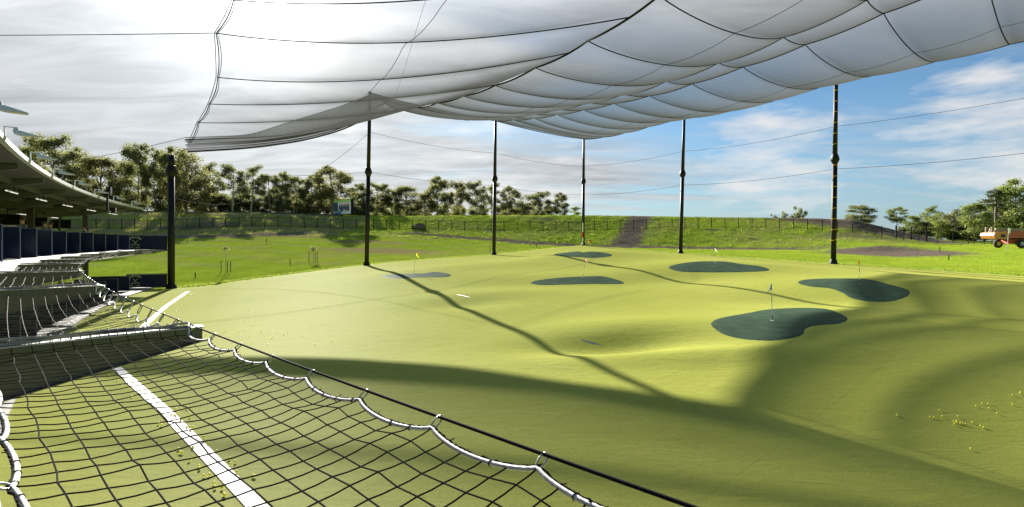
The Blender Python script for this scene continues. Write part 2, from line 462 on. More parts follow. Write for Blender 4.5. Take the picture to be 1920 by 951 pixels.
# ------------------------------------------------------------------ outer ground
COLS = [  # px, mid(d,y), foot, fence, crest, behind
    (-1400, (62, 486), (82, 447), (96, 430), (108, 398), (118, 396)),
    (300, (60, 488), (82, 447), (96, 431), (108, 400), (118, 396)),
    (500, (62, 482), (82, 447), (96, 425), (108, 402), (118, 398)),
    (620, (64, 480), (83, 446), (96, 429), (108, 406), (118, 402)),
    (700, (66, 478), (84, 446), (96, 431), (107, 406), (118, 405)),
    (900, (74, 468), (85, 453), (96, 434), (107, 404), (118, 405)),
    (1100, (81, 464), (86, 463), (97, 434), (107, 404), (118, 405)),
    (1300, (70, 471), (84, 467), (97, 427), (107, 407), (118, 408)),
    (1500, (62, 479), (80, 468), (95, 430), (105, 409), (118, 411)),
    (1600, (58, 482), (76, 470), (93, 436), (104, 412), (118, 413)),
    (1680, (57, 487), (72, 471), (92, 447), (104, 432), (118, 434)),
    (1760, (57, 485), (72, 467), (95, 456), (106, 450), (118, 449)),
    (1920, (55, 485), (72, 466), (95, 460), (106, 457), (118, 455)),
    (3600, (55, 485), (72, 466), (95, 460), (106, 457), (118, 455))]
def build_cols():
    R_, D_, Z_ = [], [], []
    xs = sorted(set([c[0] for c in COLS] + list(range(250, 2000, 50))))
    for px in xs:
        i = max(j for j in range(len(COLS)) if COLS[j][0] <= px); i = min(i, len(COLS) - 2)
        f = (px - COLS[i][0]) / (COLS[i + 1][0] - COLS[i][0])
        r = (px - 960) / F
        ds, zs = [], []
        for k in range(1, 6):
            d = COLS[i][k][0] * (1 - f) + COLS[i + 1][k][0] * f
            yy = COLS[i][k][1] * (1 - f) + COLS[i + 1][k][1] * f
            ds.append(d); zs.append((454 - yy) * d / F)
        # boundary of the turf along this bearing
        best = 42.0 if r <= P1[0] / P1[1] else None
        if best is None:
            if r <= P4[0] / P4[1]:
                k = (r * P1[1] - P1[0]) / (aV[0] - r * aV[1]); q = P1 + aV * k
            else:
                k = (r * P4[1] - P4[0]) / (bV[0] - r * bV[1]); q = P4 + bV * k
            best = float(q[1])
        z0 = float(turf_rel(r * best, best)[0]) - .10
        if r <= P1[0] / P1[1]: z0 = -3.9
        ds[0] = max(ds[0], best + 2.0); 
        R_.append(r); D_.append([best] + ds + [170, 500, 4000]); Z_.append([z0] + zs + [zs[-1] - .6, zs[-1] - 3, -6])
    return np.array(R_), np.array(D_), np.array(Z_)
CR, CD, CZ = build_cols()
def ground_rel(x, y):
    x = np.atleast_1d(np.asarray(x, float)); y = np.atleast_1d(np.asarray(y, float))
    r = np.clip(x / np.maximum(y, 1.0), CR[0], CR[-1])
    out = np.empty_like(x)
    i = np.clip(np.searchsorted(CR, r) - 1, 0, len(CR) - 2)
    f = (r - CR[i]) / (CR[i + 1] - CR[i])
    for n in range(len(x)):
        D = CD[i[n]] * (1 - f[n]) + CD[i[n] + 1] * f[n]; Zc = CZ[i[n]] * (1 - f[n]) + CZ[i[n] + 1] * f[n]
        out[n] = np.interp(y[n], D, Zc)
    p, q = pq(x, y)
    m = np.minimum(p, q)
    inside = (m > 0) & (p < 76) & (q < 98)
    k = np.clip(m / 1.2, 0, 1)
    tz = turf_rel(x, y)
    out = np.where(inside, (tz - .12) * (1 - k) + (tz - .6) * k, out)
    # soil heap by the gate
    out = out + (.85 + .3 * np.sin(x * 1.9) * np.cos(y * 2.1)) * np.exp(-.5 * ((x - 53) / 4.6) ** 2 - .5 * ((y - 73.5) / 1.7) ** 2)
    return out
def ground_z(x, y): return float(ground_rel(x, y)[0]) + EZ
def seg_d(x, y, a, b):
    ax, ay = a; bx, by = b
    L2 = (bx - ax) ** 2 + (by - ay) ** 2
    t = np.clip(((x - ax) * (bx - ax) + (y - ay) * (by - ay)) / L2, 0, 1)
    return np.hypot(x - ax - t * (bx - ax), y - ay - t * (by - ay))
def px_xy(px, d): return ((px - 960) / F * d, d)

def axis_coords(lo, hi, step, far):
    a = list(np.arange(lo, hi + step / 2, step))
    out = a[:]
    s, v = step, hi
    while v < far: s *= 1.35; v += s; out.append(v)
    s, v = step, lo
    while v > -far: s *= 1.35; v -= s; out.insert(0, v)
    return np.array(out)
gx = axis_coords(-96, 116, 0.8, 3800); gy = axis_coords(2, 122, 0.8, 3800)
GX, GY = np.meshgrid(gx, gy, indexing='ij')
GZ = ground_rel(GX.ravel(), GY.ravel()).reshape(GX.shape)
pp_, qq_ = pq(GX, GY)
out_m = ~((np.minimum(pp_, qq_) > -1.2) & (pp_ < 77) & (qq_ < 99))
for _ in range(3):
    S = GZ.copy()
    S[1:-1, 1:-1] = (GZ[1:-1, 1:-1] * 2 + GZ[2:, 1:-1] + GZ[:-2, 1:-1] + GZ[1:-1, 2:] + GZ[1:-1, :-2]) / 6
    GZ = np.where(out_m, S, GZ)
def gz_mesh(x, y):
    i = int(np.clip(np.searchsorted(gx, x) - 1, 0, len(gx) - 2)); j = int(np.clip(np.searchsorted(gy, y) - 1, 0, len(gy) - 2))
    u = (x - gx[i]) / (gx[i + 1] - gx[i]); v = (y - gy[j]) / (gy[j + 1] - gy[j])
    return float(GZ[i, j] * (1 - u) * (1 - v) + GZ[i + 1, j] * u * (1 - v) + GZ[i, j + 1] * (1 - u) * v + GZ[i + 1, j + 1] * u * v) + EZ
# small scale unevenness outside the turf
UN = .10 * (np.sin(GX * 1.7 + 2 * np.sin(GY * .6)) * np.cos(GY * 1.9 + np.sin(GX * .8)))
GZ = np.where(out_m & (np.abs(GX) < 130) & (GY < 125) & (GY > 40), GZ + UN * np.clip((GY - 60) / 30, .15, 1), GZ)
g = MB().grid(np.stack([GX, GY, GZ + EZ], -1)).build('ground', M['ground'], smooth=True)
set_props(g, kind='structure')
dirt = np.zeros_like(GX); dry = np.zeros_like(GX)
def strip(arr, pts, w, val=1.0):
    d = np.full_like(GX, 1e9)
    for a, b in zip(pts[:-1], pts[1:]): d = np.minimum(d, seg_d(GX, GY, a, b))
    return np.maximum(arr, val * np.clip(1.25 - .8 * d / w, 0, 1))
def blob(arr, c, sx, sy, val=1.0):
    return np.maximum(arr, val * np.clip(1.6 - np.hypot((GX - c[0]) / sx, (GY - c[1]) / sy), 0, 1))
dirt = strip(dirt, [px_xy(1172, 85), px_xy(1186, 97), px_xy(1205, 109)], 2.6)
dirt = strip(dirt, [px_xy(770, 92), px_xy(880, 88), px_xy(1000, 86.5), px_xy(1100, 86), px_xy(1300, 84), px_xy(1480, 80), px_xy(1580, 75)], 1.5, .95)
dirt = blob(dirt, (50, 67), 8.0, 6.5, 1.0)
dirt = strip(dirt, [px_xy(1570, 73), px_xy(1640, 66)], 1.2, .9)
dirt = strip(dirt, [px_xy(1500, 110), px_xy(1600, 104), px_xy(1690, 103)], 11.0, 1.15)
dirt = strip(dirt, [px_xy(1110, 110), px_xy(1300, 110), px_xy(1500, 110)], 2.2, 1.0)
dirt = strip(dirt, [px_xy(200, 115), px_xy(400, 114), px_xy(610, 114)], 4.0, .95)
dirt = strip(dirt, [px_xy(330, 84), px_xy(450, 85), px_xy(570, 88)], 3.0, .72)
dirt = strip(dirt, [px_xy(330, 97), px_xy(430, 98)], 5.0, .62)
dirt = strip(dirt, [px_xy(1330, 82), px_xy(1560, 80)], 3.0, .55)
dirt = strip(dirt, [px_xy(1560, 90), px_xy(1690, 90)], 4.0, .6)
dry = blob(dry, px_xy(720, 70), 9, 2.5, .9); dry = blob(dry, px_xy(690, 79), 7, 1.6, .85)
dry = strip(dry, [px_xy(360, 79), px_xy(520, 80), px_xy(700, 79)], 1.5, .6)
dry = strip(dry, [px_xy(760, 66), px_xy(960, 72)], 2.0, .5)
dry = strip(dry, [px_xy(1500, 88), px_xy(1660, 85)], 4.0, .55)
dry = strip(dry, [px_xy(330, 104), px_xy(620, 104)], 3.0, .6)
dry = np.maximum(dry, np.where((GY > 54) & (GY < 81) & (GX < 0), .36 + .12 * np.sin(GX * .5 + GY), 0))
dry = np.maximum(dry, np.where((GY > 82) & (GY < 110) & (GX < -30), .66 + .12 * np.sin(GX * .4 + GY), 0))
dry = np.maximum(dry, np.where((GY > 83) & (GY < 108) & (np.abs(GX) < 75), .40 + .10 * np.sin(GX * .31 + 1.7 * np.sin(GY * .3)), 0))
for _ in range(70):
    c_ = px_xy(random.uniform(330, 1640), random.uniform(84, 106)); dirt = blob(dirt, c_, random.uniform(1.2, 4.0), random.uniform(.5, 1.3), random.uniform(.3, .62))
for _ in range(60):
    c_ = px_xy(random.uniform(330, 900), random.uniform(52, 80)); dry = blob(dry, c_, random.uniform(1.5, 6.0), random.uniform(.5, 1.4), random.uniform(.3, .6))
for nm, arr in (('dirt', dirt), ('dry', dry)):
    at = g.data.attributes.new(nm, 'FLOAT', 'POINT'); at.data.foreach_set('value', arr.ravel().astype(np.float32))

# weeds covering the embankment and its crest
def tuft_mesh(pts, h0, h1, n):
    mb = MB()
    for x, y, z, k in pts:
        for _ in range(n):
            a = random.uniform(0, 6.28); h = random.uniform(h0, h1) * k; w = h * random.uniform(.25, .5)
            ox, oy = random.gauss(0, .16) * k, random.gauss(0, .16) * k
            tx, ty = random.gauss(0, .3) * h, random.gauss(0, .3) * h
            c, s = math.cos(a) * w, math.sin(a) * w
            mb.add([(x + ox - c, y + oy - s, z - .03), (x + ox + c, y + oy + s, z - .03), (x + ox + c * .6 + tx, y + oy + s * .6 + ty, z + h), (x + ox - c * .6 + tx, y + oy - s * .6 + ty, z + h * .9)], [(0, 1, 2, 3)])
    return mb
pts = []
while len(pts) < 2600:
    px = random.uniform(250, 1720); d = random.uniform(84, 110)
    x, y = px_xy(px, d)
    i = int(np.clip(np.searchsorted(gx, x), 0, len(gx) - 1)); j = int(np.clip(np.searchsorted(gy, y), 0, len(gy) - 1))
    if dirt[i, j] > .5 and random.random() < .93: continue
    cl = math.sin(x * .9 + 1.3 * math.sin(y * .7)) * math.sin(y * 1.1 + x * .3)
    if random.random() > .45 + .5 * cl: continue
    pts.append((x, y, gz_mesh(x, y), random.uniform(.6, 1.5)))
w = tuft_mesh(pts, .05, .15, 5).build('weeds', M['weeds'])
set_props(w, 'bright green weeds covering the embankment slope', 'weeds', kind='stuff')
pts = []
for _ in range(3600):
    k = random.uniform(0, 52) if random.random() < .6 else None
    if k is not None:
        q = P4 - aV * k + np.array([-aV[1], aV[0]]) * random.uniform(.55, 1.6)
    else:
        q = P4 + bV * random.uniform(5, 48) + np.array([-bV[1], bV[0]]) * random.uniform(.55, 2.4)
    pts.append((q[0], q[1], gz_mesh(q[0], q[1]), random.uniform(.5, 1.0)))
w = tuft_mesh(pts, .05, .14, 4).build('long_grass', M['weeds'])
set_props(w, 'fringe of longer grass along the back edges of the turf', 'grass', kind='stuff')

# ------------------------------------------------------------------ putting greens, lines, flags
def loop_smooth(pts, n=90):
    p = np.array(pts, float); k = len(p); out = []
    for i in range(k):
        a, b, c, d = p[(i - 1) % k], p[i], p[(i + 1) % k], p[(i + 2) % k]
        for t in np.linspace(0, 1, max(2, n // k), endpoint=False):
            out.append(.5 * ((2 * b) + (-a + c) * t + (2 * a - 5 * b + 4 * c - d) * t * t + (-a + 3 * b - 3 * c + d) * t ** 3))
    return np.array(out)
def patch(loop, lift, name, mat):
    c = loop.mean(0); rings = 14
    G = []
    for j in range(rings + 1):
        f = j / rings
        q = c + (loop - c) * f
        z = turf_rel(q[:, 0], q[:, 1]) + EZ + lift - (0.03 if j == rings else 0)
        if j == rings: q = c + (loop - c) * 1.004
        G.append(np.c_[q, z])
    G = np.array(G); G = np.concatenate([G, G[:, :1]], 1)
    return MB().grid(G).build(name, mat, smooth=True)
GREENS = {
    'blue': [(1331, 606), (1350, 596), (1400, 587), (1440, 580), (1500, 577), (1550, 579), (1585, 592), (1591, 600), (1575, 607), (1530, 611), (1510, 618), (1507, 627), (1490, 634), (1450, 640), (1400, 638), (1360, 630), (1338, 617)],
    'red': [(1494, 530), (1510, 524), (1560, 522), (1620, 523), (1660, 531), (1700, 542), (1708, 549), (1700, 558), (1670, 566), (1630, 566), (1595, 559), (1580, 550), (1555, 541), (1515, 537)],
    'white': [(1252, 502), (1265, 496), (1300, 491), (1340, 490), (1365, 491), (1390, 495), (1425, 499), (1444, 505), (1435, 509), (1380, 511), (1310, 511), (1270, 509)],
    'pink': [(993, 531), (1010, 525), (1060, 520), (1110, 518), (1130, 518), (1160, 525), (1171, 530), (1165, 533), (1110, 533), (1060, 534), (1015, 535)],
    'orange': [(1038, 477), (1050, 475), (1085, 473), (1110, 472), (1140, 475), (1149, 479), (1140, 482), (1110, 484), (1075, 482), (1050, 480)],
    'yellow': [(715, 519), (735, 515), (790, 513), (815, 510), (835, 512), (847, 516), (835, 520), (780, 521), (740, 523)]}
FLAGS = {  # foot pixel, top pixel y, flag height px, lean
    'blue': ((1448, 602), 532), 'red': ((1612, 533), 488), 'white': ((1341, 500), 464), 'pink': ((1093, 521), 484), 'orange': ((1103, 478), 449), 'yellow': ((776, 513), 474)}
ADJ = {'blue': 'nearest the camera and kidney-shaped with a blue flag', 'red': 'long and bean-shaped, holding the red flag on the right',
       'white': 'long and flat, on the rise before the fifth pole', 'pink': 'thin wedge-shaped, holding the pink flag mid range',
       'orange': 'smallest and highest, on the crest below the far corner pole', 'yellow': 'thin, crossed by a pole shadow, with the yellow flag'}
for k, pl in GREENS.items():
    loop = np.array([on_turf(*p) for p in pl])
    o = patch(loop_smooth(loop), .02, 'putting_green', M['green'])
    set_props(o, 'dark green putting patch, ' + ADJ[k], 'putting green', 'putting greens on the turf', 'structure')
for k, ((fx, fy), ty) in FLAGS.items():
    x, y = on_turf(fx, fy); z = turf_z(x, y)
    H = max(1.2, min(2.3, (fy - ty) / F * y))
    t = thing('golf_flag', f'{k} triangular flag on a thin striped stick on the turf', 'flag', (x, y, z), 0, 'flags on the putting greens')
    lean = {'yellow': .12, 'pink': .13}.get(k, -.02)
    m = MB(); nseg = 6
    for i in range(nseg):
        m.tube([(lean * H * i / nseg, 0, H * i / nseg), (lean * H * (i + 1) / nseg, 0, H * (i + 1) / nseg)], .011, 6, mi=0 if i in (1, 2, 4) else 1, caps=True)
    m.build('stick', [M['white_steel'], M['black_steel']], t)
    fh = .16 * H + .08; s = -1 if k in ('blue', 'red') else 1
    sx = .13 * H
    rows = []
    for i in range(7):
        f = i / 6; zz = H * (1 - .01) - fh * f * .55
        rows.append([(lean * H + s * sx * g_ * (.35 + .65 * f), .04 * math.sin(5 * g_ + 3 * f), zz - (fh * .75) * g_ * (.35 + .65 * (1 - abs(f - .6))))for g_ in np.linspace(0, 1, 6)])
    m = MB().grid(rows); fo = m.build('flag', M['flag_' + k], t, smooth=True)
    MB().lathe([(.0, -.01), (.055, -.01), (.055, .026), (.045, .026), (.0, .024)], 14).build('cup_rim', M['white_steel'], t)

# white lines on the turf, parallel to the building
def arc_band(s0, s1, o0, o1, lift, name, mat, follow=True, n=120):
    G = []
    for s in np.linspace(s0, s1, n):
        row = []
        for o in np.linspace(o0, o1, 4):
            p = arc(s, o)[0]; row.append((p[0], p[1], turf_z(*p) + lift))
        G.append(row)
    o = MB().grid(G).build(name, mat); set_props(o, kind='structure'); return o
LP = [np.array(q) for q in ((3.0, 1.3), (-3.62, 7.3), (-7.8, 11.5), (-12.1, 15.6), (-14.9, 19.9), (-17.2, 24.2), (-20.3, 30.0), (-24.7, 39.0))]
G = []
for a, b in zip(LP[:-1], LP[1:]):
    for f in np.linspace(0, 1, 12)[: None if b is LP[-1] else -1]:
        c = a + (b - a) * f; n_ = np.array([-(b - a)[1], (b - a)[0]]) / np.linalg.norm(b - a)
        G.append([(c[0] + n_[0] * w_, c[1] + n_[1] * w_, turf_z(c[0] + n_[0] * w_, c[1] + n_[1] * w_) + .016) for w_ in (-.12, -.04, .04, .12)])
o = MB().grid(G).build('white_line', M['white_line']); set_props(o, kind='structure')

# bits of white liner showing in the two hollows
for px, py, L, nm in ((1108, 643, 1.1, 'near'), (868, 557, .8, 'far')):
    x0, y0 = on_turf(px - 20 if nm == 'near' else px - 12, py - 4); x1, y1 = on_turf(px + 20 if nm == 'near' else px + 14, py + 6 if nm == 'near' else py + 2)
    G = []
    for f in np.linspace(0, 1, 12):
        x, y = x0 + (x1 - x0) * f, y0 + (y1 - y0) * f; ww = (.055 if nm == 'near' else .045) * math.sin(math.pi * (.08 + .84 * f))
        G.append([(x, y - ww, turf_z(x, y - ww) + .02), (x, y + ww, turf_z(x, y + ww) + .03)])
    o = MB().grid(G).build('sand_liner', M['flange']); set_props(o, kind='structure')

# golf balls
bm_ = MB()
prof = [(.0215 * math.sin(math.pi * i / 8), .0215 - .0215 * math.cos(math.pi * i / 8)) for i in range(9)]
prof[0] = (.0004, 0); prof[-1] = (.0004, .043)
bm_.lathe(prof, 12)
ball_me = bm_.mesh('golf_ball', M['ball'], True)
def ball(px, py, label, group, dz=0.0):
    x, y = on_turf(px, py)
    o = bpy.data.objects.new('golf_ball', ball_me); COL.objects.link(o)
    o.location = (x, y, turf_z(x, y) + dz + .012)
    set_props(o, label, 'golf ball', group)
R_ = [(1600 + a / 3.7875, 700 + b / 3.7875) for a, b in ((315, 312), (548, 322), (575, 326), (616, 272), (632, 317), (745, 318), (718, 356), (722, 374), (737, 362), (765, 366), (780, 370), (800, 375), (735, 352), (848, 360), (905, 386), (928, 396), (875, 242), (919, 225), (961, 226), (966, 259), (1024, 295), (1132, 166), (1188, 152), (1190, 145), (1133, 232), (837, 549))]
for p in R_: ball(*p, 'yellow golf ball lying loose in shade at the near right of the turf', 'balls scattered at near right')
ball(1682, 780, 'single yellow golf ball resting apart, left of the near right scatter', 'balls scattered at near right')
L_ = [(a / 2.71, 600 + b / 2.71) for a, b in ((557, 285), (598, 312), (622, 345), (670, 395), (570, 243), (620, 240), (895, 460), (950, 455), (963, 485), (965, 498), (870, 488), (885, 490), (905, 480), (918, 515), (893, 495), (950, 552), (963, 550), (980, 550), (968, 568), (805, 532), (820, 540), (1037, 602), (1033, 625), (1042, 618), (1058, 635), (980, 655), (907, 662), (915, 680), (925, 683), (962, 720), (1012, 750), (1014, 762), (1100, 675), (1165, 712), (1195, 728), (1168, 742), (1203, 780), (1035, 800), (1063, 795), (1088, 838), (1092, 858), (1128, 862), (1137, 893), (1142, 900), (1285, 800), (1293, 803), (1075, 1000))]
for p in L_: ball(*p, 'yellow golf ball beside the white line under the nearest safety net', 'balls along the near white line')
C_ = [(260 + a / 5.053, 520 + b / 5.053) for a, b in ((1040, 317), (995, 422), (1088, 460), (1008, 495), (800, 508), (792, 520), (812, 524), (758, 560), (800, 572), (862, 560), (948, 522), (936, 553), (1048, 563), (1158, 520), (1165, 528), (1190, 580), (1220, 583), (1255, 585), (1268, 573), (1223, 645), (1372, 552), (1410, 532), (1553, 555), (1622, 460), (1665, 647), (1822, 606), (636, 548), (610, 608), (635, 610), (1915, 270))]
for p in C_: ball(*p, 'yellow golf ball loose on sunlit turf beyond the first outrigger beam', 'balls on the sunlit turf')
D_ = []
for _ in range(46):
    f = random.random(); D_.append((290 + 62 * f + random.gauss(14 if random.random() < .55 else -16, 6), 596 - 46 * f + random.gauss(0, 4)))
for p in D_: ball(*p, 'tiny yellow golf ball by the far end of the white line', 'balls at the far white line')

# ------------------------------------------------------------------ netting poles
ORD = {1: 'short black netting pole at the end of the building, holding the net corner', 2: 'tall black netting pole by the yellow flag, left of the billboard gap',
       3: 'tall black netting pole between the yellow flag and the crest', 4: 'farthest black netting pole at the corner, red and white at its foot',
       5: 'tall black netting pole just behind the long white-flag green', 6: 'tall black netting pole wound with thin yellow bands'}
ORD[2] = 'tall black netting pole in front of the trees, right of the billboard'
for i, (x, y, z0, z1) in POLES.items():
    t = thing('netting_pole', ORD[i], 'pole', (x, y, z0 + EZ), 0, 'poles holding the netting canopy')
    H = z1 - z0; r = .26 if i in (1,) else .225
    leanx = {2: .35, 3: .22, 4: .1, 5: .45, 6: .25}.get(i, 0)
    J = 9.6
    def at(zz): return leanx * max(0, zz) / H
    m = MB()
    zs = [-.4, J - .25]
    m.tube([(at(0), 0, -.4), (at(J - .3), 0, J - .3)], [r, r * .93], 12, caps=True)
    m.build('lower_shaft', M['black_steel'], t, smooth=True)
    m = MB()
    m.tube([(at(J + .3), 0, J + .3), (at(H), 0, H)], [r * .9, r * (.9 if i == 1 else .72)], 12)
    m.build('upper_shaft', M['black_steel'], t, smooth=True)
    MB().lathe([(r * .93, J - .45), (r * 1.05, J - .35), (r * 1.62, J - .08), (r * 1.66, J + .06), (r * 1.25, J + .32), (r * 1.12, J + .45), (r * .8, J + .5)], 14, (at(J), 0, 0)).build('joint_collar', M['black_steel'], t, smooth=False)
    MB().lathe([(r * 1.6, -.3), (r * 1.55, .06), (r * 1.25, .30), (r * .95, .42)], 14).build('base_flange', M['black_steel'], t)
    if i == 6:
        for k in range(15):
            zz = 2.2 + k * .98
            rr = r * (.96 if zz < J else .86) + .012
            MB().tube([(at(zz) + rr * math.cos(a), rr * math.sin(a), zz + .05 * math.cos(a)) for a in np.linspace(0, 2 * math.pi, 15)], .018, 5).build('yellow_band', M['flag_yellow'], t)
    if i == 4:
        for (za, zb, mm) in ((.1, 1.2, 'white_steel'), (2.0, 3.4, 'white_steel'), (1.3, 1.9, 'flag_red')):
            MB().tube([(-.1, -.27, za), (-.1, -.27, zb)], .07, 8).build('marker_sleeve', M[mm], t)

# ------------------------------------------------------------------ net canopy
def interp_line(tbl, t): return np.interp(t, [a for a, b in tbl], [b for a, b in tbl])
def smooth_tbl(tbl, n=3):
    t = np.linspace(tbl[0][0], tbl[-1][0], 141); z = interp_line(tbl, t)
    for _ in range(14): z[1:-1] = (z[:-2] + 2 * z[1:-1] + z[2:]) / 4
    return list(zip(t, z))
Z2_ = smooth_tbl([(0, 15.5), (8, 12.0), (14, 10.9), (20, 10.1), (26, 9.5), (33, 9.3), (38, 9.6), (43, 10.5), (48, 11.4), (60, 14), (70, 15.5)])
Z3_ = smooth_tbl([(0, 15.4), (9, 13.9), (17, 13.05), (27.7, 12.2), (36, 12.3), (40, 12.5), (44.4, 12.9), (53, 14.0), (70, 15.5)])
ZB_ = [(0, 15.5), (4.5, 15.0), (9, 14.87), (13.5, 14.9), (17.9, 15.05), (22, 14.55), (26.6, 14.35), (31, 14.4), (35.4, 14.7), (39.5, 14.4), (43.5, 14.35), (48, 14.25), (53, 14.7), (62, 14.2), (70, 15.0)]
ZB_ = smooth_tbl(ZB_)
B2 = np.array(POLES[2][:2]) + np.array([.3, 0]); B3 = np.array(POLES[3][:2]) + np.array([.2, 0]); B4 = P4 + np.array([.1, 0])
T0 = 4.3
def q_(f, p=.8): return (4 * f * (1 - f)) ** p
def cnp(t, w):
    """canopy point: t along the pole row b, w 0..2 across from the low line to the outer edge"""
    lift = np.clip(t / 8, 0, 1)
    if w <= 1:
        f = w; xy = B2 * (1 - f) + B3 * f + bV * t
        z = interp_line(Z2_, t) * (1 - f) + interp_line(Z3_, t) * f - (.62 * q_(f / .78, .85) if f < .78 else .14 * q_((f - .78) / .22, .85)) * lift
    else:
        f = w - 1; xy = B3 * (1 - f) + B4 * f + bV * t
        leanx = .25 * f
        z = interp_line(Z3_, t) * (1 - f) + interp_line(ZB_, t) * f - .80 * q_(f, .85) * lift
    g_ = (t / T0) % 1.0
    z -= .18 * q_(g_, .85) * (.35 + .65 * min(1, 4 * f * (1 - f) + .35))
    if t < .01 and 0 < f < 1: z -= .25 * 4 * f * (1 - f)
    return (xy[0], xy[1], z + EZ)
can = thing('netting_canopy', 'huge grey netting canopy slung between the black poles over the range', 'netting', (0, 0, 0))
ts = np.arange(0, 69.9, T0 / 10)
for w0, nm in ((0, 'net_panel'), (1, 'net_panel')):
    G = [[cnp(t, w0 + f) if not (w0 == 1 and f == 0) else cnp(t, 1.0) for f in sorted(set(list(np.linspace(0, 1, 21)) + [.78]))] for t in ts]
    MB().grid(G).build(nm, M['netting'], can, smooth=True)
def cable_obj(pts, r, name, parent, mat='cable', sides=5):
    return MB().tube(pts, r, sides).build(name, M[mat], parent, smooth=True)
def sag_pts(a, b, sag, n=24):
    a, b = np.array(a, float), np.array(b, float)
    return [a + (b - a) * f - np.array([0, 0, sag * 4 * f * (1 - f)]) for f in np.linspace(0, 1, n)]
for w in (0, 1, 2):
    cable_obj([np.array(cnp(t, w)) - (0, 0, .02) for t in ts], .055 if w != 1 else .045, 'edge_cable', can)
cable_obj([np.array(cnp(t, .78)) - (0, 0, .02) for t in ts], .035, 'edge_cable', can)
for w in (.4, 1.5):
    cable_obj([np.array(cnp(t, w)) - (0, 0, .01) for t in ts], .014, 'seam_cord', can)
k = 0
while k * T0 < 66:
    cable_obj([np.array(cnp(k * T0, w)) - (0, 0, .015) for w in sorted(list(np.linspace(0.001, 2, 45)) + [.78])], .028 if k else .05, 'cross_cable', can)
    k += 1
# left wing, from the front edge to the low line
EDGE = [(352, 272, 41.0), (371, 230, 38), (392, 195, 35), (408, 145, 32), (405, 62, 28), (438, 0, 25.2), (560, -160, 21), (760, -430, 17)]
LOWT = [7.9, 19.8, 25.8, 33, 37.1, 41.5, 46, 53]
LSAG = [1.0, .5, .45, .75, .8, .8, .7, .6]
def wing(i, f):
    """i fractional index of cross line, f 0 at the front edge .. 1 at the low line"""
    i0 = min(int(i), len(EDGE) - 2); g_ = i - i0
    def line(j, f):
        a = np.array(P(*EDGE[j])); b = np.array(cnp(LOWT[j], 0))
        s = LSAG[j] * 4 * f * (1 - f)
        return a + (b - a) * f - np.array([0, 0, s])
    p = line(i0, f) * (1 - g_) + line(i0 + 1, f) * g_
    p[2] -= (.32 if i0 else .2) * q_(g_) * min(1, 5 * f * (1 - f) + .1)
    # front edge bows in between its ties
    inn = 1.0 * 4 * g_ * (1 - g_) * (1 - f) ** 6
    p += np.array([.10, .05, 0]) * inn
    return p
WF = np.linspace(0, 1, 27); WI = np.linspace(0, 7, 57)
wo = MB().grid([[wing(i, f) for f in WF] for i in WI]).build('net_panel', M['netting_thin'], can, smooth=True)
at = wo.data.attributes.new('edge_sun_pass', 'FLOAT', 'POINT')
at.data.foreach_set('value', np.tile(np.clip(1 - WF / .55, 0, 1) ** 1.2, len(WI)).astype(np.float32))  # extra sunlight let through, most at the free edge
for j in range(1, 8):
    cable_obj([wing(j, f) - np.array([0, 0, .01]) for f in np.linspace(0, 1, 30)], .03, 'cross_cable', can)
for ox, rr in ((0, .03), (-.16, .022), (.12, .02)):
    cable_obj([wing(i, 0) + np.array([ox * (.6 + .6 * abs(math.sin(math.pi * i))), 0, 0]) for i in np.linspace(0.1, 7, 90)], rr, 'border_cable', can)
cable_obj([wing(i, .52) - np.array([0, 0, .06]) for i in np.linspace(2.2, 7, 40)], .014, 'seam_cord', can)
# gathered hem curtain between the corner pole and the second pole
UP = [(348, 258, 41), (468, 254, 43.5), (535, 231, 46.5), (637, 200, 50.5), (691, 179, 53)]
MID = [(348, 262, 41), (468, 259, 42.5), (535, 254, 43.8), (637, 233, 45.5), (735, 188, 46.4)]
LO = [(352, 285, 41), (468, 278, 42.2), (570, 264, 43.5), (640, 245, 44.5), (692, 220, 45.5), (738, 201, 46.3)]
def poly(pts, f):
    q = np.array([P(*p) for p in pts]); u = np.linspace(0, 1, len(q))
    return np.array([np.interp(f, u, q[:, k]) for k in range(3)])
def polys(pts):
    fs = np.linspace(0, 1, 61); q = np.array([poly(pts, f) for f in fs])
    for _ in range(20): q[1:-1] = (q[:-2] + 2 * q[1:-1] + q[2:]) / 4
    return q
up, mid, lo = polys(UP), polys(MID), polys(LO)
G = [[up[i] * (1 - g_) + mid[i] * g_ for g_ in np.linspace(0, 1, 7)] for i in range(61)]
MB().grid(G).build('net_panel', M['netting'], can, smooth=True)
G = []
for i in range(61):
    row = []
    for g_ in np.linspace(0, 1, 25):
        p = mid[i] * (1 - g_) + lo[i] * g_
        fold = math.sin(g_ * 2 * math.pi * 2.6 + .6 * math.sin(i * .13))
        p = p + np.array([.10, -.62, .05]) * fold * .55 * min(1, (60 - i) / 12 + .25)
        row.append(p)
    G.append(row)
MB().grid(G).build('gathered_hem', M['netting_hem'], can, smooth=True)
cable_obj(lo, .06, 'edge_cable', can); cable_obj(mid, .05, 'edge_cable', can); cable_obj(up, .022, 'edge_cable', can)
cable_obj([P(321, 293, 42), P(336, 286, 41.5), P(352, 278, 41)], .03, 'corner_tie', can)
# a loose vertical seam cord and its tail
cable_obj([P(798, 0, 33), P(775, 75, 35), P(755, 140, 40), P(737, 192, 46)], .012, 'seam_cord', can)
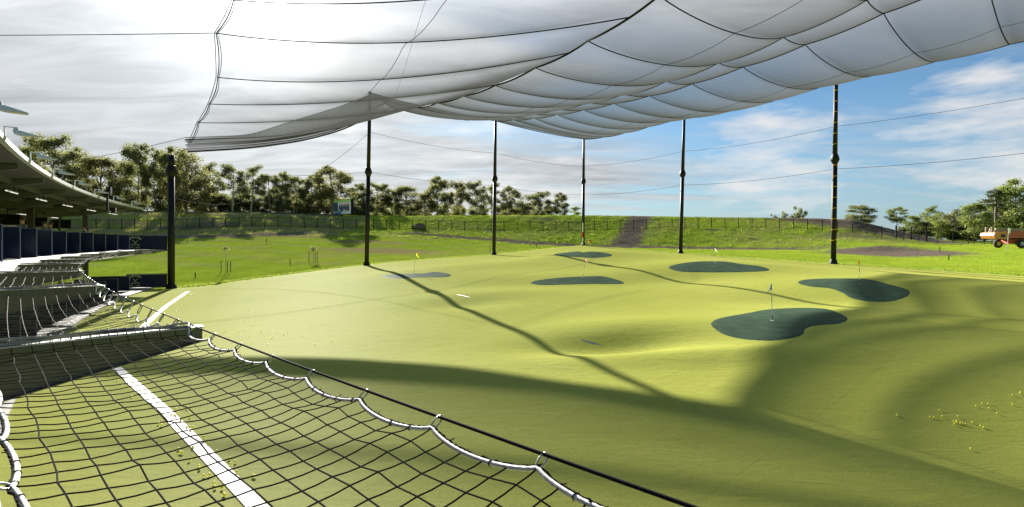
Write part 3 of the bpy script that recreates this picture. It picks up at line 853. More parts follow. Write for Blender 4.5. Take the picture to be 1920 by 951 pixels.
# guys and perimeter cables (each a thing of its own)
def cable_thing(pts, r, label):
    o = MB().tube(pts, r, 5).build('steel_cable', M['cable'], smooth=True)
    set_props(o, label, 'cable', 'steel cables around the range'); return o
e4 = P(*EDGE[4]); e0 = P(348, 258, 41)
cable_thing(sag_pts(e4, P(-420, 64, 30), .1), .022, 'thin cable running level left from the net edge into open sky')
cable_thing(sag_pts(e0, P(60, 312, 52), .25), .02, 'thin cable slanting down left from the net corner behind the roof')
def ptop(i, zr): x, y = POLES[i][:2]; return (x + {2: .25, 3: .15, 4: .05, 5: .3, 6: .2}.get(i, 0), y, zr + EZ)
hi = {2: 11.4, 3: 11.3, 4: 11.4, 5: 11.0, 6: 10.6}; lo_ = {1: 5.6, 2: 7.25, 3: 7.2, 4: 7.1, 5: 6.9, 6: 6.7}
def run(tbl, ids, sag):
    pts = []
    for a, b in zip(ids[:-1], ids[1:]): pts += list(sag_pts(ptop(a, tbl[a]), ptop(b, tbl[b]), sag, 14))[:-1]
    pts.append(ptop(ids[-1], tbl[ids[-1]])); return pts
p7h = np.array([29.5 + 9.3 * 1.0 + .2, 47 - 15.2, 10.3 + EZ]); p7l = np.array([38.8 + .2, 31.8, 6.4 + EZ])
cable_thing(run(hi, [2, 3, 4, 5, 6], .35) + list(sag_pts(ptop(6, hi[6]), p7h, .25, 10))[1:], .016, 'upper perimeter cable strung between the tall poles')
cable_thing(run(lo_, [1, 2, 3, 4, 5, 6], .3) + list(sag_pts(ptop(6, lo_[6]), p7l, .25, 10))[1:], .016, 'lower perimeter cable strung between the pole collars')
cable_thing(sag_pts(ptop(2, 11.3), P(330, 372, 60), 3.2), .016, 'sagging cable dropping left from the second pole towards the trees')

# ------------------------------------------------------------------ safety nets along the deck
ZN = EZ - .57
BAY = 4.69; S0 = 3.54
def net_off(bay):  return 1.0 if bay < 1 else 1.2
def outer_scal(s, sa, sp):
    f = ((s - sa) / sp) % 1.0
    return q_(f, .75)
def make_net(bay, first):
    sa = S0 + BAY * (bay - 1); sb = sa + BAY
    if bay == 0: sa, sb = -1.35, S0
    W = net_off(bay)
    wide = (bay <= 2)
    cell = .088 if bay == 0 else (.10 if bay == 1 else .13)
    nS = int((sb - sa) / cell); nV_ = int(W / cell)
    sp = (sb - sa) / round((sb - sa) / .43)
    lab = {0: 'black cord safety net nearest the camera, hung from white scalloped rope', 1: 'safety net bay just beyond the first outrigger beam, over the shaded deck below'}
    order = ['', '', 'third', 'fourth', 'fifth', 'sixth', 'seventh', 'eighth', 'ninth', 'tenth', 'last']
    t = thing('safety_net', lab.get(bay, f'{order[bay]} safety net bay along the upper deck, counted from the camera'), 'safety net', arc3(sa, 0, ZN), 0, 'safety nets along the upper deck edge')
    o0 = np.array(t.location)
    rs = random.Random(bay + 3)
    def base(s, v):
        f = np.clip((s - sa) / (sb - sa), 0, 1)
        sc_o = outer_scal(s, sa, sp) * (1 - v) ** 9; sc_i = outer_scal(s, sa, sp) * v ** 9
        off = .018 + v * (W - .036) + .034 * sc_o - .022 * sc_i
        sg = (.10 * 4 * v * (1 - v) + .05 * 4 * f * (1 - f)) * (.25 + .75 * min(1, 6 * f * (1 - f) + .05)) + .055 * sc_o + .03 * sc_i
        if bay == 0: sg = (.05 * 4 * v * (1 - v)) * min(1, (1 - f) * 4 + .1) + .022 * sc_o + .014 * sc_i
        p = arc(s, off)[0]
        return np.array([p[0], p[1], ZN - .036 - sg + (.05 if f > .985 else 0)])
    K = np.zeros((nS + 1, nV_ + 1, 3))
    for i in range(nS + 1):
        for j in range(nV_ + 1):
            ss = sa + (sb - sa) * i / nS; vv = j / nV_
            p = base(ss, vv)
            if 0 < j < nV_:
                jit = .0009 if bay < 2 else .006
                p = p + np.array([rs.gauss(0, jit), rs.gauss(0, jit), rs.gauss(0, .004)])
            K[i, j] = p - o0
    m = MB(); rc = .0024 if bay == 0 else (.0024 if bay == 1 else .0032)
    sides = 5 if bay == 0 else 4
    for j in range(1, nV_):
        m.tube(K[:, j], rc, sides)
    for i in range(0, nS + 1):
        row = K[i]
        if wide:
            pts_ = []
            for j in range(nV_):
                mid_ = (row[j] + row[j + 1]) / 2 - np.array([0, 0, .002])
                pts_ += [row[j], mid_]
            pts_.append(row[-1]); m.tube(pts_, rc, sides)
        else: m.tube(row, rc, sides)
    if bay == 0:
        for i in range(nS + 1):
            for j in range(1, nV_):
                p = K[i, j]; r = .0038
                m.add([p + (r, 0, 0), p + (-r, 0, 0), p + (0, r, 0), p + (0, -r, 0), p + (0, 0, r), p + (0, 0, -r)],
                      [(0, 2, 4), (2, 1, 4), (1, 3, 4), (3, 0, 4), (2, 0, 5), (1, 2, 5), (3, 1, 5), (0, 3, 5)], 1)
    m.build('cord_mesh', [M['cord'], M['rope_grey']] if bay == 0 else M['cord_far'], t)
    nr = int((sb - sa) / (.012 if bay == 0 else .05))
    for v, nm in ((0, 'border_rope'), (1, 'border_rope')):
        q = [base(s, v) - o0 for s in np.linspace(sa, sb, nr)]
        m = MB(); rr = .0078 if bay == 0 else (.008 if bay == 1 else .005)
        m.tube(q, rr, 9 if bay == 0 else 6, lobes=3 if bay == 0 else 0, pitch=.075, lobe=.28)
        m.build(nm, M['rope_white'] if bay < 2 else M['rope_dull'], t, smooth=True)
        if bay == 0:
            m = MB()
            side = -1 if v == 0 else 1
            q2 = []
            for i, p in enumerate(q):
                rdir = arc(sa + (sb - sa) * i / nr, 0)[1]
                q2.append(p + np.array([rdir[0], rdir[1], 0]) * side * .009 + np.array([rs.gauss(0, .0012), rs.gauss(0, .0012), .004 + rs.gauss(0, .0012)]))
            m.tube(q2, .0034, 5)
            for i in range(0, nr, 4):
                p = np.array(q2[i]); e = np.array([rs.gauss(0, .008), rs.gauss(0, .008), abs(rs.gauss(.004, .005))])
                m.tube([p, p + e], .0016, 4)
                if i % 8 == 0:
                    rd = arc(sa + (sb - sa) * i / nr, 0)[1]
                    c0 = np.array(q[i]); u = np.array([rd[0], rd[1], 0]); w_ = np.array([0, 0, 1.])
                    if rs.random() < .45: m.tube([c0 + (u * math.cos(a) + w_ * math.sin(a)) * .0085 for a in np.linspace(0, 6.28, 9)], .0017, 4)
            m.build('lashing', M['cord'], t)
    # outer and inner cable with hanging rings
    m = MB(); zc = -.010
    m.tube([np.array(arc3(s, -.012, ZN + zc)) - o0 for s in np.linspace(sa, sb, 30)], .0055 if bay == 0 else .0045, 8)
    m.build('cable', M['cable'], t, smooth=True)
    if bay <= 1:
        m = MB(); m.tube([np.array(arc3(s, W + .012, ZN + zc - .01)) - o0 for s in np.linspace(sa, sb, 30)], .0075, 8)
        m.build('cable', M['grey_steel'], t, smooth=True)
    if bay <= 2:
        n_r = int(round((sb - sa) / sp))
        for side in ((0, 1) if bay == 0 else (0,)):
            for i in range(n_r + 1):
                s = sa + i * sp
                p = base(s, side) - o0 if False else None
                cc, rd, td = arc(s, 0)
                if side == 0: a_ = np.array(arc3(s, -.012, ZN + zc)) - o0; b_ = np.array(base(s, 0)) - o0
                else: a_ = np.array(arc3(s, W + .012, ZN + zc - .01)) - o0; b_ = np.array(base(s, 1)) - o0
                u = b_ - a_; L = np.linalg.norm(u) + .012; u = u / np.linalg.norm(u)
                c = (a_ + b_) / 2
                td3 = np.array([td[0], td[1], 0]) * .8 + np.array([rs.gauss(0, .1), rs.gauss(0, .1), .25]); td3 -= u * (u @ td3); td3 /= np.linalg.norm(td3)
                pts_ = [c + u * math.cos(a) * L / 2 + td3 * math.sin(a) * L * .22 for a in np.linspace(0, 2 * math.pi, 17)]
                MB().tube(pts_, .0034 if bay == 0 else .005, 6).build('hanging_ring', M['ring'], t, smooth=True)
    return t
for b_ in range(0, 11): make_net(b_, b_ == 0)

# ------------------------------------------------------------------ building
S_END = S0 + BAY * 10
bld = thing('driving_range_building', 'curved two-storey driving range building with open bays and thin roof', 'building', arc3(20, 5, 0))
BO = np.array(bld.location)
def arc_slab(s0, s1, o0, o1, z0, z1, name, mat, parent=bld, n=60, z0b=None, z1b=None):
    """curved slab; z at inner edge o0 is z0..z1 and at outer edge o1 is z0b..z1b"""
    z0b = z0 if z0b is None else z0b; z1b = z1 if z1b is None else z1b
    m = MB(); S = np.linspace(s0, s1, n)
    ring = []
    for s in S:
        a, b = np.array(arc3(s, o0, 0)) - BO, np.array(arc3(s, o1, 0)) - BO
        ring.append([a + (0, 0, z0), b + (0, 0, z0b), b + (0, 0, z1b), a + (0, 0, z1)])
    vs = [p for r in ring for p in r]; fs = []
    for i in range(n - 1):
        for k in range(4):
            k2 = (k + 1) % 4
            fs.append((i * 4 + k, i * 4 + k2, i * 4 + 4 + k2, i * 4 + 4 + k))
    fs += [(0, 1, 2, 3), tuple((n - 1) * 4 + k for k in (3, 2, 1, 0))]
    m.add(vs, fs); return m.build(name, mat, parent)
arc_slab(-8, S_END + .1, 1.25, 9.5, ZN - .42, ZN - .04, 'deck_slab', M['concrete'])
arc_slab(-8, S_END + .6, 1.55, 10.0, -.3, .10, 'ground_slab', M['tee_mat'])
arc_slab(-8, S_END + .6, 1.18, 1.54, -.3, .09, 'ground_lip', M['lip'])
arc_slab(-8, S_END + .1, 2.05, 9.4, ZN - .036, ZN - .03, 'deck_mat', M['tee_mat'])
RZ = EZ + 2.66
ROOF_S = S_END - 1.4
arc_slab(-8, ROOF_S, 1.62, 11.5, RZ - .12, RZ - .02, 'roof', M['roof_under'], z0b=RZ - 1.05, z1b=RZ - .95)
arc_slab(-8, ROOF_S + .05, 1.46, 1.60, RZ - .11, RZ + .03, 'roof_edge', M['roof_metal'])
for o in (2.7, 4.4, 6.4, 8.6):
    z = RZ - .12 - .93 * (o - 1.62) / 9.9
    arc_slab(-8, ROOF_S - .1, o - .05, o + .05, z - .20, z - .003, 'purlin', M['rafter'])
def oriented(s, off, z):
    p, r, t = arc(s, off)
    return np.array([p[0], p[1], z]) - BO, np.array([r[0], r[1], 0]), np.array([t[0], t[1], 0])
kk = np.arange(-1, 10)
for k in list(kk):
    s = S0 + BAY * k if k >= 0 else S0 - BAY
    # rafters: deep pale beam with a sloping strut to the roof edge
    m = MB()
    for (oa, ob, ha, hb) in ((1.75, 4.2, .16, .42), (4.2, 10.8, .42, .36)):
        pa, ra, ta = oriented(s, oa, 0); pb, rb, tb = oriented(s, ob, 0)
        za = RZ - .13 - .93 * (oa - 1.62) / 9.9 - .005; zb = RZ - .13 - .93 * (ob - 1.62) / 9.9 - .005
        w_ = ta * .07
        m.add([pa - w_ + (0, 0, za - ha), pa + w_ + (0, 0, za - ha), pa + w_ + (0, 0, za), pa - w_ + (0, 0, za),
               pb - w_ + (0, 0, zb - hb), pb + w_ + (0, 0, zb - hb), pb + w_ + (0, 0, zb), pb - w_ + (0, 0, zb)],
              [(0, 1, 2, 3), (7, 6, 5, 4), (0, 4, 5, 1), (1, 5, 6, 2), (2, 6, 7, 3), (3, 7, 4, 0)])
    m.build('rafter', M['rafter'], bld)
for k in range(0, 11):
    s = S0 + BAY * k
    # outrigger beam carrying the safety net: tapered web under a flat top flange
    W = 1.2
    m = MB()
    pa, ra, ta = oriented(s, -.06, 0); pb, rb, tb = oriented(s, 1.24, 0)
    zt = ZN - .006
    for (w_, a0, a1, b0, b1, mi_) in ((ta * .006, zt - .10, zt - .01, zt - .36, zt - .01, 0), (ta * .05, zt - .010, zt - .002, zt - .010, zt - .002, 1)):
        m.add([pa - w_ + (0, 0, a0), pa + w_ + (0, 0, a0), pa + w_ + (0, 0, a1), pa - w_ + (0, 0, a1), pb - w_ + (0, 0, b0), pb + w_ + (0, 0, b0), pb + w_ + (0, 0, b1), pb - w_ + (0, 0, b1)],
              [(0, 1, 2, 3), (7, 6, 5, 4), (0, 4, 5, 1), (1, 5, 6, 2), (2, 6, 7, 3), (3, 7, 4, 0)], mi_)
    # lower flange
    w_ = ta * .04
    m.add([pa - w_ + (0, 0, zt - .108), pa + w_ + (0, 0, zt - .108), pa + w_ + (0, 0, zt - .1005), pa - w_ + (0, 0, zt - .1005), pb - w_ + (0, 0, zt - .368), pb + w_ + (0, 0, zt - .368), pb + w_ + (0, 0, zt - .3605), pb - w_ + (0, 0, zt - .3605)],
          [(0, 1, 2, 3), (7, 6, 5, 4), (0, 4, 5, 1), (1, 5, 6, 2), (2, 6, 7, 3), (3, 7, 4, 0)])
    beam = m.build('outrigger_beam', [M['beam_web'], M['flange']], bld)
    if k <= 3:
        rs = random.Random(k)
        m = MB()
        for strand in range(3):
            ph = rs.random() * 6
            q = []
            for f in np.linspace(0, 1, 60):
                p, r, t = oriented(s, .03 + f * 1.16, ZN + .008 + .012 * math.sin(7 * f + ph) + .004 * strand)
                q.append(p + t * (.022 * math.sin(9 * f * (1 + .3 * strand) + ph) - .01))
            m.tube(q, .009 - .001 * strand, 7)
        for i in range(26):
            f = (i + .5) / 26; p, r, t = oriented(s, .03 + f * 1.16, ZN + .006)
            m.tube([p + (t * math.cos(a) * .032 + np.array([0, 0, 1]) * math.sin(a) * .022 + r * .01 * a / 6) for a in np.linspace(0, 6.28, 12)], .003, 4)
        m.build('lashing_rope', M['rope_grey'], beam, smooth=True)
# columns and slim posts, both storeys
for k in range(1, 11):
    s = S0 + BAY * (k + .35)
    if s > S_END - 1.0: s = S_END - 2.6
    for (z0, z1) in ((ZN - .04, RZ - .72), (.10, ZN - .42)):
        p, r, t = oriented(s, 4.6, (z0 + z1) / 2)
        if k % 2 == 1:
            MB().box(p, (.30, .16, z1 - z0), (r, t, (0, 0, 1))).build('column', M['brown_steel'], bld)
            MB().box(p - r * .155, (.012, .22, z1 - z0 - .01), (r, t, (0, 0, 1))).build('column_flange', M['rafter'], bld)
        else:
            MB().box(p, (.08, .08, z1 - z0), (r, t, (0, 0, 1))).build('post', M['brown_steel'], bld)
arc_slab(-8, 17, 9.55, 9.75, .10, ZN - .42, 'back_wall', M['brown_steel'])
arc_slab(-8, 12, 9.55, 9.75, ZN - .04, RZ - 1.0, 'back_wall', M['rafter'])
arc_slab(-8, S_END - 12, 9.52, 9.62, RZ - 1.45, RZ - 1.05, 'rear_beam', M['rafter'])
arc_slab(-8, S_END - .4, 9.50, 9.56, ZN + .95, ZN + 1.02, 'rear_handrail', M['grey_steel'])

# strip lights under the roof
n_l = 0
for k in range(2, 10):
    for off, L in ((3.2, 1.3), (6.8, 1.3)):
        s = S0 + BAY * (k + .62); z = RZ - .13 - .93 * (off - 1.62) / 9.9 - .24
        p, r, t = arc(s, off)
        th = thing('strip_light', ('long lit tube light under the roof front' if off < 5 else 'lit tube light deep under the roof by the screens'), 'lamp', (p[0], p[1], z), math.atan2(t[1], t[0]), 'tube lights under the roof near the front' if off < 5 else 'tube lights under the roof at the rear')
        MB().box((0, 0, .03), (L, .07, .04)).build('housing', M['grey_steel'], th)
        MB().tube([(-L / 2 + .05, 0, -.012), (L / 2 - .05, 0, -.012)], .018, 8).build('tube', M['lamp'], th)
        MB().box((-L / 2 - .38, 0, .03), (.42, .07, .04)).build('housing', M['grey_steel'], th)
        MB().tube([(-L / 2 - .56, 0, -.012), (-L / 2 - .2, 0, -.012)], .018, 8).build('tube', M['lamp'], th)
        # drop rods to the roof
        MB().tube([(-.4, 0, .05), (-.4, 0, .235)], .008, 5).build('hanger', M['grey_steel'], th)
        MB().tube([(.4, 0, .05), (.4, 0, .235)], .008, 5).build('hanger', M['grey_steel'], th)

# floodlights on the roof edge
fl = None
FN = ['nearest the camera', 'second from the left end', 'third along, before the tall tree', 'fourth along the roof', 'fifth along the roof', 'just left of the black camera arm', 'just right of the black camera arm', 'last before the roof end']
for n, k in enumerate(range(2, 10)):
    s = S0 + BAY * (k + (.1 if k > 2 else .42)); p, r, t = arc(s, 1.5)
    lab = f'grey floodlight on a bracket at the roof edge, {FN[n]}'
    rz = math.atan2(-r[1], -r[0])          # local +x points out over the range
    if fl is None:
        fl = thing('floodlight', lab, 'floodlight', (p[0], p[1], RZ + .05), rz, 'floodlights along the roof edge'); fl.scale = (.46, .46, .46)
        m = MB()
        m.box((-.05, 0, .30), (.07, .09, .6)).box((.21, 0, .63), (.59, .09, .06)).box((-.02, 0, .012), (.3, .2, .024))
        m.build('bracket', M['white_steel'], fl)
        MB().box((.42, 0, .52), (.22, .16, .15)).build('junction_box', M['grey_steel'], fl)
        m = MB()
        pts_ = [(.28, 0, .44), (.34, 0, .26), (.62, 0, .20), (1.35, 0, .19), (1.42, 0, .23), (.62, 0, .45)]
        m.prism([(x, -.24, z) for x, y, z in pts_], (0, .48, 0)); m.build('housing', M['grey_steel'], fl)
        m = MB().prism([(x, -.19, z) for x, y, z in ((.66, 0, .185), (1.32, 0, .175), (1.32, 0, .188), (.66, 0, .198))], (0, .38, 0)); m.build('lens', M['rim'], fl)
    else:
        o = dup(fl); o.location = (p[0], p[1], RZ + .05); o.rotation_euler = (0, 0, rz); o['label'] = lab
# black camera bracket hanging from the roof edge
s = S0 + BAY * 7.55; p, r, t = arc(s, 1.36)
th = thing('security_camera', 'black camera on a bent arm hung from the roof edge', 'camera', (p[0], p[1], RZ), math.atan2(-r[1], -r[0]))
MB().box((.03, 0, -.05), (.10, .12, 1.5)).build('mount', M['black_steel'], th)
MB().box((-.02, .9, -.78), (.10, 1.9, .10)).build('arm', M['black_steel'], th)
MB().box((0, 1.75, -.62), (.28, .42, .30)).build('camera_body', M['black_steel'], th)
MB().box((.16, -.25, .42), (.22, .42, .5)).build('control_box', M['black_steel'], th)

# screens hung over the bays
TV = [(30, 59, 398, 412), (60, 79, 402, 414), (100, 125, 406, 418), (128, 153, 410, 420), (161, 181, 413, 421)]
ORDN = ['first', 'second', 'third', 'fourth', 'fifth', 'sixth', 'seventh', 'eighth', 'ninth', 'tenth', 'eleventh', 'twelfth']
tv0 = None
nS_ = 0
for k in range(1, 12):
    s = S0 + 2.95 * 1.35 * k
    if s > S_END - 3: break
    for lev, zc in ((1, EZ + 1.28), (0, ZN - 1.15)):
        if lev == 0 and k < 7: continue
        p, r, t = arc(s, 6.0)
        lab = f'black screen hung above the {"upper" if lev else "lower"} deck, {ORDN[k - 1]} from the camera end'
        rz = math.atan2(-t[1], -t[0])
        if tv0 is None:
            tv0 = thing('screen', lab, 'screen', (p[0], p[1], zc), rz, 'screens over the bays')
            MB().box((0, 0, 0), (.06, 1.15, .62), ((1, 0, .18), (0, 1, 0), (-.18, 0, 1))).build('panel', M['screen'], tv0)
            MB().box((-.06, 0, .42), (.05, .05, .72)).build('hanger', M['black_steel'], tv0)
        else:
            o = dup(tv0); o.location = (p[0], p[1], zc); o.rotation_euler = (0, 0, rz); o['label'] = lab

# navy bay dividers, both storeys
def divider_mesh(L, H, seed, logo=False):
    rs = random.Random(seed); m = MB(); rows = []
    for i in range(13):
        f = i / 12; row = []
        for j in range(9):
            g_ = j / 8
            wv = .035 * math.sin(f * 9 + seed + g_ * 2) * (1 - .3 * g_) + .03 * math.sin(g_ * 5 + f * 4 + seed * 2)
            if logo: wv *= .35
            row.append((f * L, wv, g_ * H + (.03 * math.sin(f * 7 + seed) if j == 0 else 0)))
        rows.append(row)
    back = [[(x, y + .02, z) for x, y, z in r_] for r_ in rows]
    m.grid(rows); m.grid(back)
    return m
S_DIV = [50.35 - 2.93 * k for k in range(1, 12)]
dv_cache = {}
for lev, zf in ((1, ZN - .03), (0, .11)):
    for n, s in enumerate(S_DIV):
        if lev == 0 and n > 8: continue
        p, r, t = arc(s, 1.95)
        nm_ = ['next to', 'second from', 'third from', 'fourth from', 'fifth from', 'sixth from', 'seventh from', 'eighth from', 'ninth from', 'tenth from', 'eleventh from'][n]
        th = thing('bay_divider', f'navy vinyl bay divider on the {"upper" if lev else "lower"} deck, {nm_} the logo banner', 'divider', (p[0], p[1], zf), math.atan2(r[1], r[0]), 'navy bay dividers')
        key = n % 4
        if key not in dv_cache:
            a = divider_mesh(2.4, 1.12, key * 1.7).mesh('vinyl_sheet', M['navy'], True)
            b = MB().tube([(0, .01, .0), (0, .01, 1.13)], .022, 8).tube([(0, .01, 1.13), (2.4, .01, 1.13)], .018, 8).tube([(2.4, .01, 0), (2.4, .01, 1.13)], .02, 8).mesh('frame', M['navy_trim'])
            dv_cache[key] = (a, b)
        for nm2, me in zip(('vinyl_sheet', 'frame'), dv_cache[key]):
            o = bpy.data.objects.new(nm2, me); COL.objects.link(o); o.parent = th
    # end banner with the crossed clubs logo, reaching the corner pole
    pe = np.array(POLES[1][:2]); p0, r, t = arc(S_END + .1, 2.95)
    d = p0 - pe; L = np.linalg.norm(d); d /= L
    start = pe + d * .3
    th = thing('logo_banner', f'navy banner with crossed golf clubs logo fixed to the short pole, {"upper" if lev else "lower"} deck', 'banner', (start[0], start[1], zf), math.atan2(d[1], d[0]), 'logo banners by the short pole')
    Lb = L - .3
    divider_mesh(Lb, 1.12 if lev else 1.08, 3.1, True).build('vinyl_sheet', M['navy'], th, smooth=True)
    MB().tube([(0, 0.01, 1.13), (Lb, 0.01, 1.13)], .02, 8).build('top_rail', M['navy_trim'], th)
    # the print lies on the side turned to the camera
    lx = Lb - .62; sgn = 1
    camside = np.array([0, 0]) - start; side = 1 if (-d[1] * camside[0] + d[0] * camside[1]) > 0 else -1
    yy = (.055 if side > 0 else -.035)
    fs = -1 if side > 0 else 1     # reading direction along local x
    def txt(s_, size, cx, cz, rot=0.0):
        c = bpy.data.curves.new('letter', 'FONT'); c.body = s_; c.size = size; c.align_x = 'CENTER'; c.align_y = 'CENTER'; c.extrude = .002; c.offset = .004
        o = bpy.data.objects.new('letter', c); COL.objects.link(o)
        o.rotation_euler = (math.pi / 2, 0, 0 if fs > 0 else math.pi); o.location = (cx, yy, cz)
        bpy.context.view_layer.update()
        me = bpy.data.meshes.new_from_object(o.evaluated_get(bpy.context.evaluated_depsgraph_get()))
        bpy.data.objects.remove(o); bpy.data.curves.remove(c)
        me.materials.clear(); me.materials.append(M['logo'])
        q = bpy.data.objects.new('logo_letter', me); COL.objects.link(q); q.parent = th
        q.rotation_euler = (math.pi / 2, rot * (1 if fs > 0 else -1), 0 if fs > 0 else math.pi); q.location = (cx, yy, cz)
    for word, rad_, cz, up_ in (('SWING', .52, .46, 1), ('CITY', .50, .62, -1)):
        n_ = len(word)
        for i, ch in enumerate(word):
            a = (i - (n_ - 1) / 2) * (.34)
            cx = lx + fs * rad_ * math.sin(a); zz = cz + up_ * rad_ * math.cos(a)
            txt(ch, .20, cx, zz, up_ * a)
    m = MB()
    for sg in (1, -1):
        a0 = np.array([lx + fs * sg * .17, yy, .74]); a1 = np.array([lx - fs * sg * .15, yy, .38])
        m.tube([a0, a1], .014, 5); m.box(a1 + np.array([-fs * sg * .05, 0, -.005]), (.13, .012, .055))
    m.lathe([(.001, -.035), (.03, -.02), (.036, 0), (.03, .02), (.001, .035)], 10, (lx, yy, .36))
    m.build('crossed_clubs', M['logo'], th)

# players behind the dividers
def make_person(x, y, z, rz, label, shirt, hair_col):
    t = thing('person', label, 'person', (x, y, z), rz, 'players on the upper deck')
    J = {'pel': (0, 0, .92), 'che': (0, .0, 1.25), 'neck': (0, .01, 1.44), 'h0': (0, .015, 1.53), 'h1': (0, .02, 1.66), 'lsh': (.19, 0, 1.39), 'rsh': (-.19, 0, 1.39), 'lel': (.24, .06, 1.12), 'rel': (-.24, .06, 1.12),
         'lwr': (.12, .26, .98), 'rwr': (-.08, .28, .96), 'lhip': (.10, 0, .88), 'rhip': (-.10, 0, .88), 'lkn': (.13, .04, .48), 'rkn': (-.13, .04, .48), 'lan': (.14, 0, .08), 'ran': (-.14, 0, .08), 'lto': (.15, .16, .035), 'rto': (-.15, .16, .035),
         'lha': (.06, .33, .93), 'rha': (-.02, .35, .92)}
    Rr = {'pel': .14, 'che': .15, 'neck': .06, 'h0': .085, 'h1': .085, 'lsh': .065, 'rsh': .065, 'lel': .045, 'rel': .045, 'lwr': .03, 'rwr': .03, 'lhip': .09, 'rhip': .09, 'lkn': .06, 'rkn': .06, 'lan': .045, 'ran': .045, 'lto': .035, 'rto': .035, 'lha': .035, 'rha': .035}
    E_ = [('pel', 'che'), ('che', 'neck'), ('neck', 'h0'), ('h0', 'h1'), ('che', 'lsh'), ('che', 'rsh'), ('lsh', 'lel'), ('rsh', 'rel'), ('lel', 'lwr'), ('rel', 'rwr'), ('lwr', 'lha'), ('rwr', 'rha'), ('pel', 'lhip'), ('pel', 'rhip'), ('lhip', 'lkn'), ('rhip', 'rkn'), ('lkn', 'lan'), ('rkn', 'ran'), ('lan', 'lto'), ('ran', 'rto')]
    ks = list(J); me = bpy.data.meshes.new('body'); me.from_pydata([J[k] for k in ks], [(ks.index(a), ks.index(b)) for a, b in E_], [])
    o = bpy.data.objects.new('body', me); COL.objects.link(o)
    sk = o.modifiers.new('skin', 'SKIN'); 
    for i, k in enumerate(ks):
        me.skin_vertices[0].data[i].radius = (Rr[k], Rr[k]); me.skin_vertices[0].data[i].use_root = (k == 'pel')
    ss = o.modifiers.new('sub', 'SUBSURF'); ss.levels = ss.render_levels = 2
    bpy.context.view_layer.update()
    m2 = bpy.data.meshes.new_from_object(o.evaluated_get(bpy.context.evaluated_depsgraph_get()))
    bpy.data.objects.remove(o)
    m2.materials.clear(); m2.materials.append(M['skin']); m2.materials.append(shirt)
    for p_ in m2.polygons:
        p_.use_smooth = True; zc = p_.center.z
        p_.material_index = 1 if (zc < 1.42 and not (p_.center.y > .15 and zc > .8)) else 0
    b = bpy.data.objects.new('body', m2); COL.objects.link(b); b.parent = t
    m = MB()
    prof = [(.001, .135), (.05, .125), (.09, .085), (.105, .03), (.10, -.03), (.085, -.06)][::-1]
    m.lathe(prof, 14, (0, -.015, 1.64)); m.build('hair', hair_col, t, smooth=True)
    # nose and ears
    MB().tube([(0, .10, 1.64), (0, .125, 1.60)], [.008, .014], 6).build('nose', M['skin'], t)
for i, (px, d, lab) in enumerate(((42, 23.5, 'person with brown hair behind the second upper divider in view'), (83, 28, 'person by the dark column, head just above the divider'), (95, 29, 'person right of the dark column, facing the bays'), (158, 36, 'person farthest along the upper deck, head above the divider'))):
    x, y = px_xy(px, d)
    make_person(x, y, ZN - .04, random.uniform(0, 6), lab, M['shirt'], M['hair'])
# timber benches in the lower bays
for n, s in enumerate((16.5, 20.5)):
    p, r, t = arc(s, 6.5)
    th = thing('lounge_bench', ['brown timber bench in the lower bays behind the second beam', 'brown timber bench in the lower bays, nearer the open end'][n], 'bench', (p[0], p[1], .10), math.atan2(t[1], t[0]), 'benches in the lower bays')
    MB().box((0, 0, .42), (1.8, .5, .07)).build('seat', M['wood'], th)
    MB().box((0, .24, .75), (1.8, .06, .5)).build('backrest', M['wood'], th)
    for sx in (-.8, .8):
        MB().box((sx, 0, .19), (.07, .45, .38)).build('leg', M['brown_steel'], th)

# ------------------------------------------------------------------ steel picket fence
FPX = [(-250, 97)] + [(c[0], c[3][0]) for c in COLS if 300 <= c[0] <= 1680]
fp = [np.array(px_xy(px, d)) for px, d in FPX]
def walk(pts, step):
    out = []; carry = 0.0
    for a, b in zip(pts[:-1], pts[1:]):
        L = np.linalg.norm(b - a); t = carry
        while t < L: out.append(a + (b - a) * t / L); t += step
        carry = t - L
    return out
def fence(pts, H, name, label, step=2.45):
    W = walk(pts, step)
    z = [gz_mesh(p[0], p[1]) for p in W]
    t = thing(name, label, 'fence', (W[len(W) // 2][0], W[len(W) // 2][1], z[len(W) // 2]))
    o0 = np.array(t.location)
    for i, p in enumerate(W):
        MB().box(np.array([p[0], p[1], z[i] + H / 2 - .1]) - o0, (.095, .095, H + .25)).build('post', M['fence_black'], t)
        if i + 1 < len(W):
            q = W[i + 1]; m = MB(); n = 19
            for f in (np.arange(n) + .5) / n:
                x, y = p + (q - p) * f; zz = z[i] + (z[i + 1] - z[i]) * f
                c = np.array([x, y, zz]) - o0
                m.tube([c + (0, 0, .08), c + (0, 0, H - .05)], .010, 4, caps=False)
            for hz in (.22, H - .22):
                a = np.array([p[0], p[1], z[i] + hz]) - o0; b = np.array([q[0], q[1], z[i + 1] + hz]) - o0
                m.tube([a, b], .022, 4)
            m.build('picket_panel', M['fence_black'], t)
    return W
fence(fp[:5], 1.95, 'picket_fence', 'long black picket fence across the grassy slope left of the second pole')
fence(fp[4:], 1.95, 'picket_fence', 'long black picket fence across the embankment from second pole to gate')
fr = [np.array(px_xy(px, d)) for px, d in ((1738, 94), (1760, 95), (1920, 95), (2150, 95))]
fence(fr, 1.75, 'picket_fence', 'black picket fence on level grass behind the orange lift', 2.9)
ga, gb = np.array(px_xy(1680, 92)), np.array(px_xy(1736, 94))
gm = (ga + gb) / 2; z0 = gz_mesh(*gm)
t = thing('metal_gate', 'black double gate with thick posts between the two fences', 'gate', (gm[0], gm[1], z0))
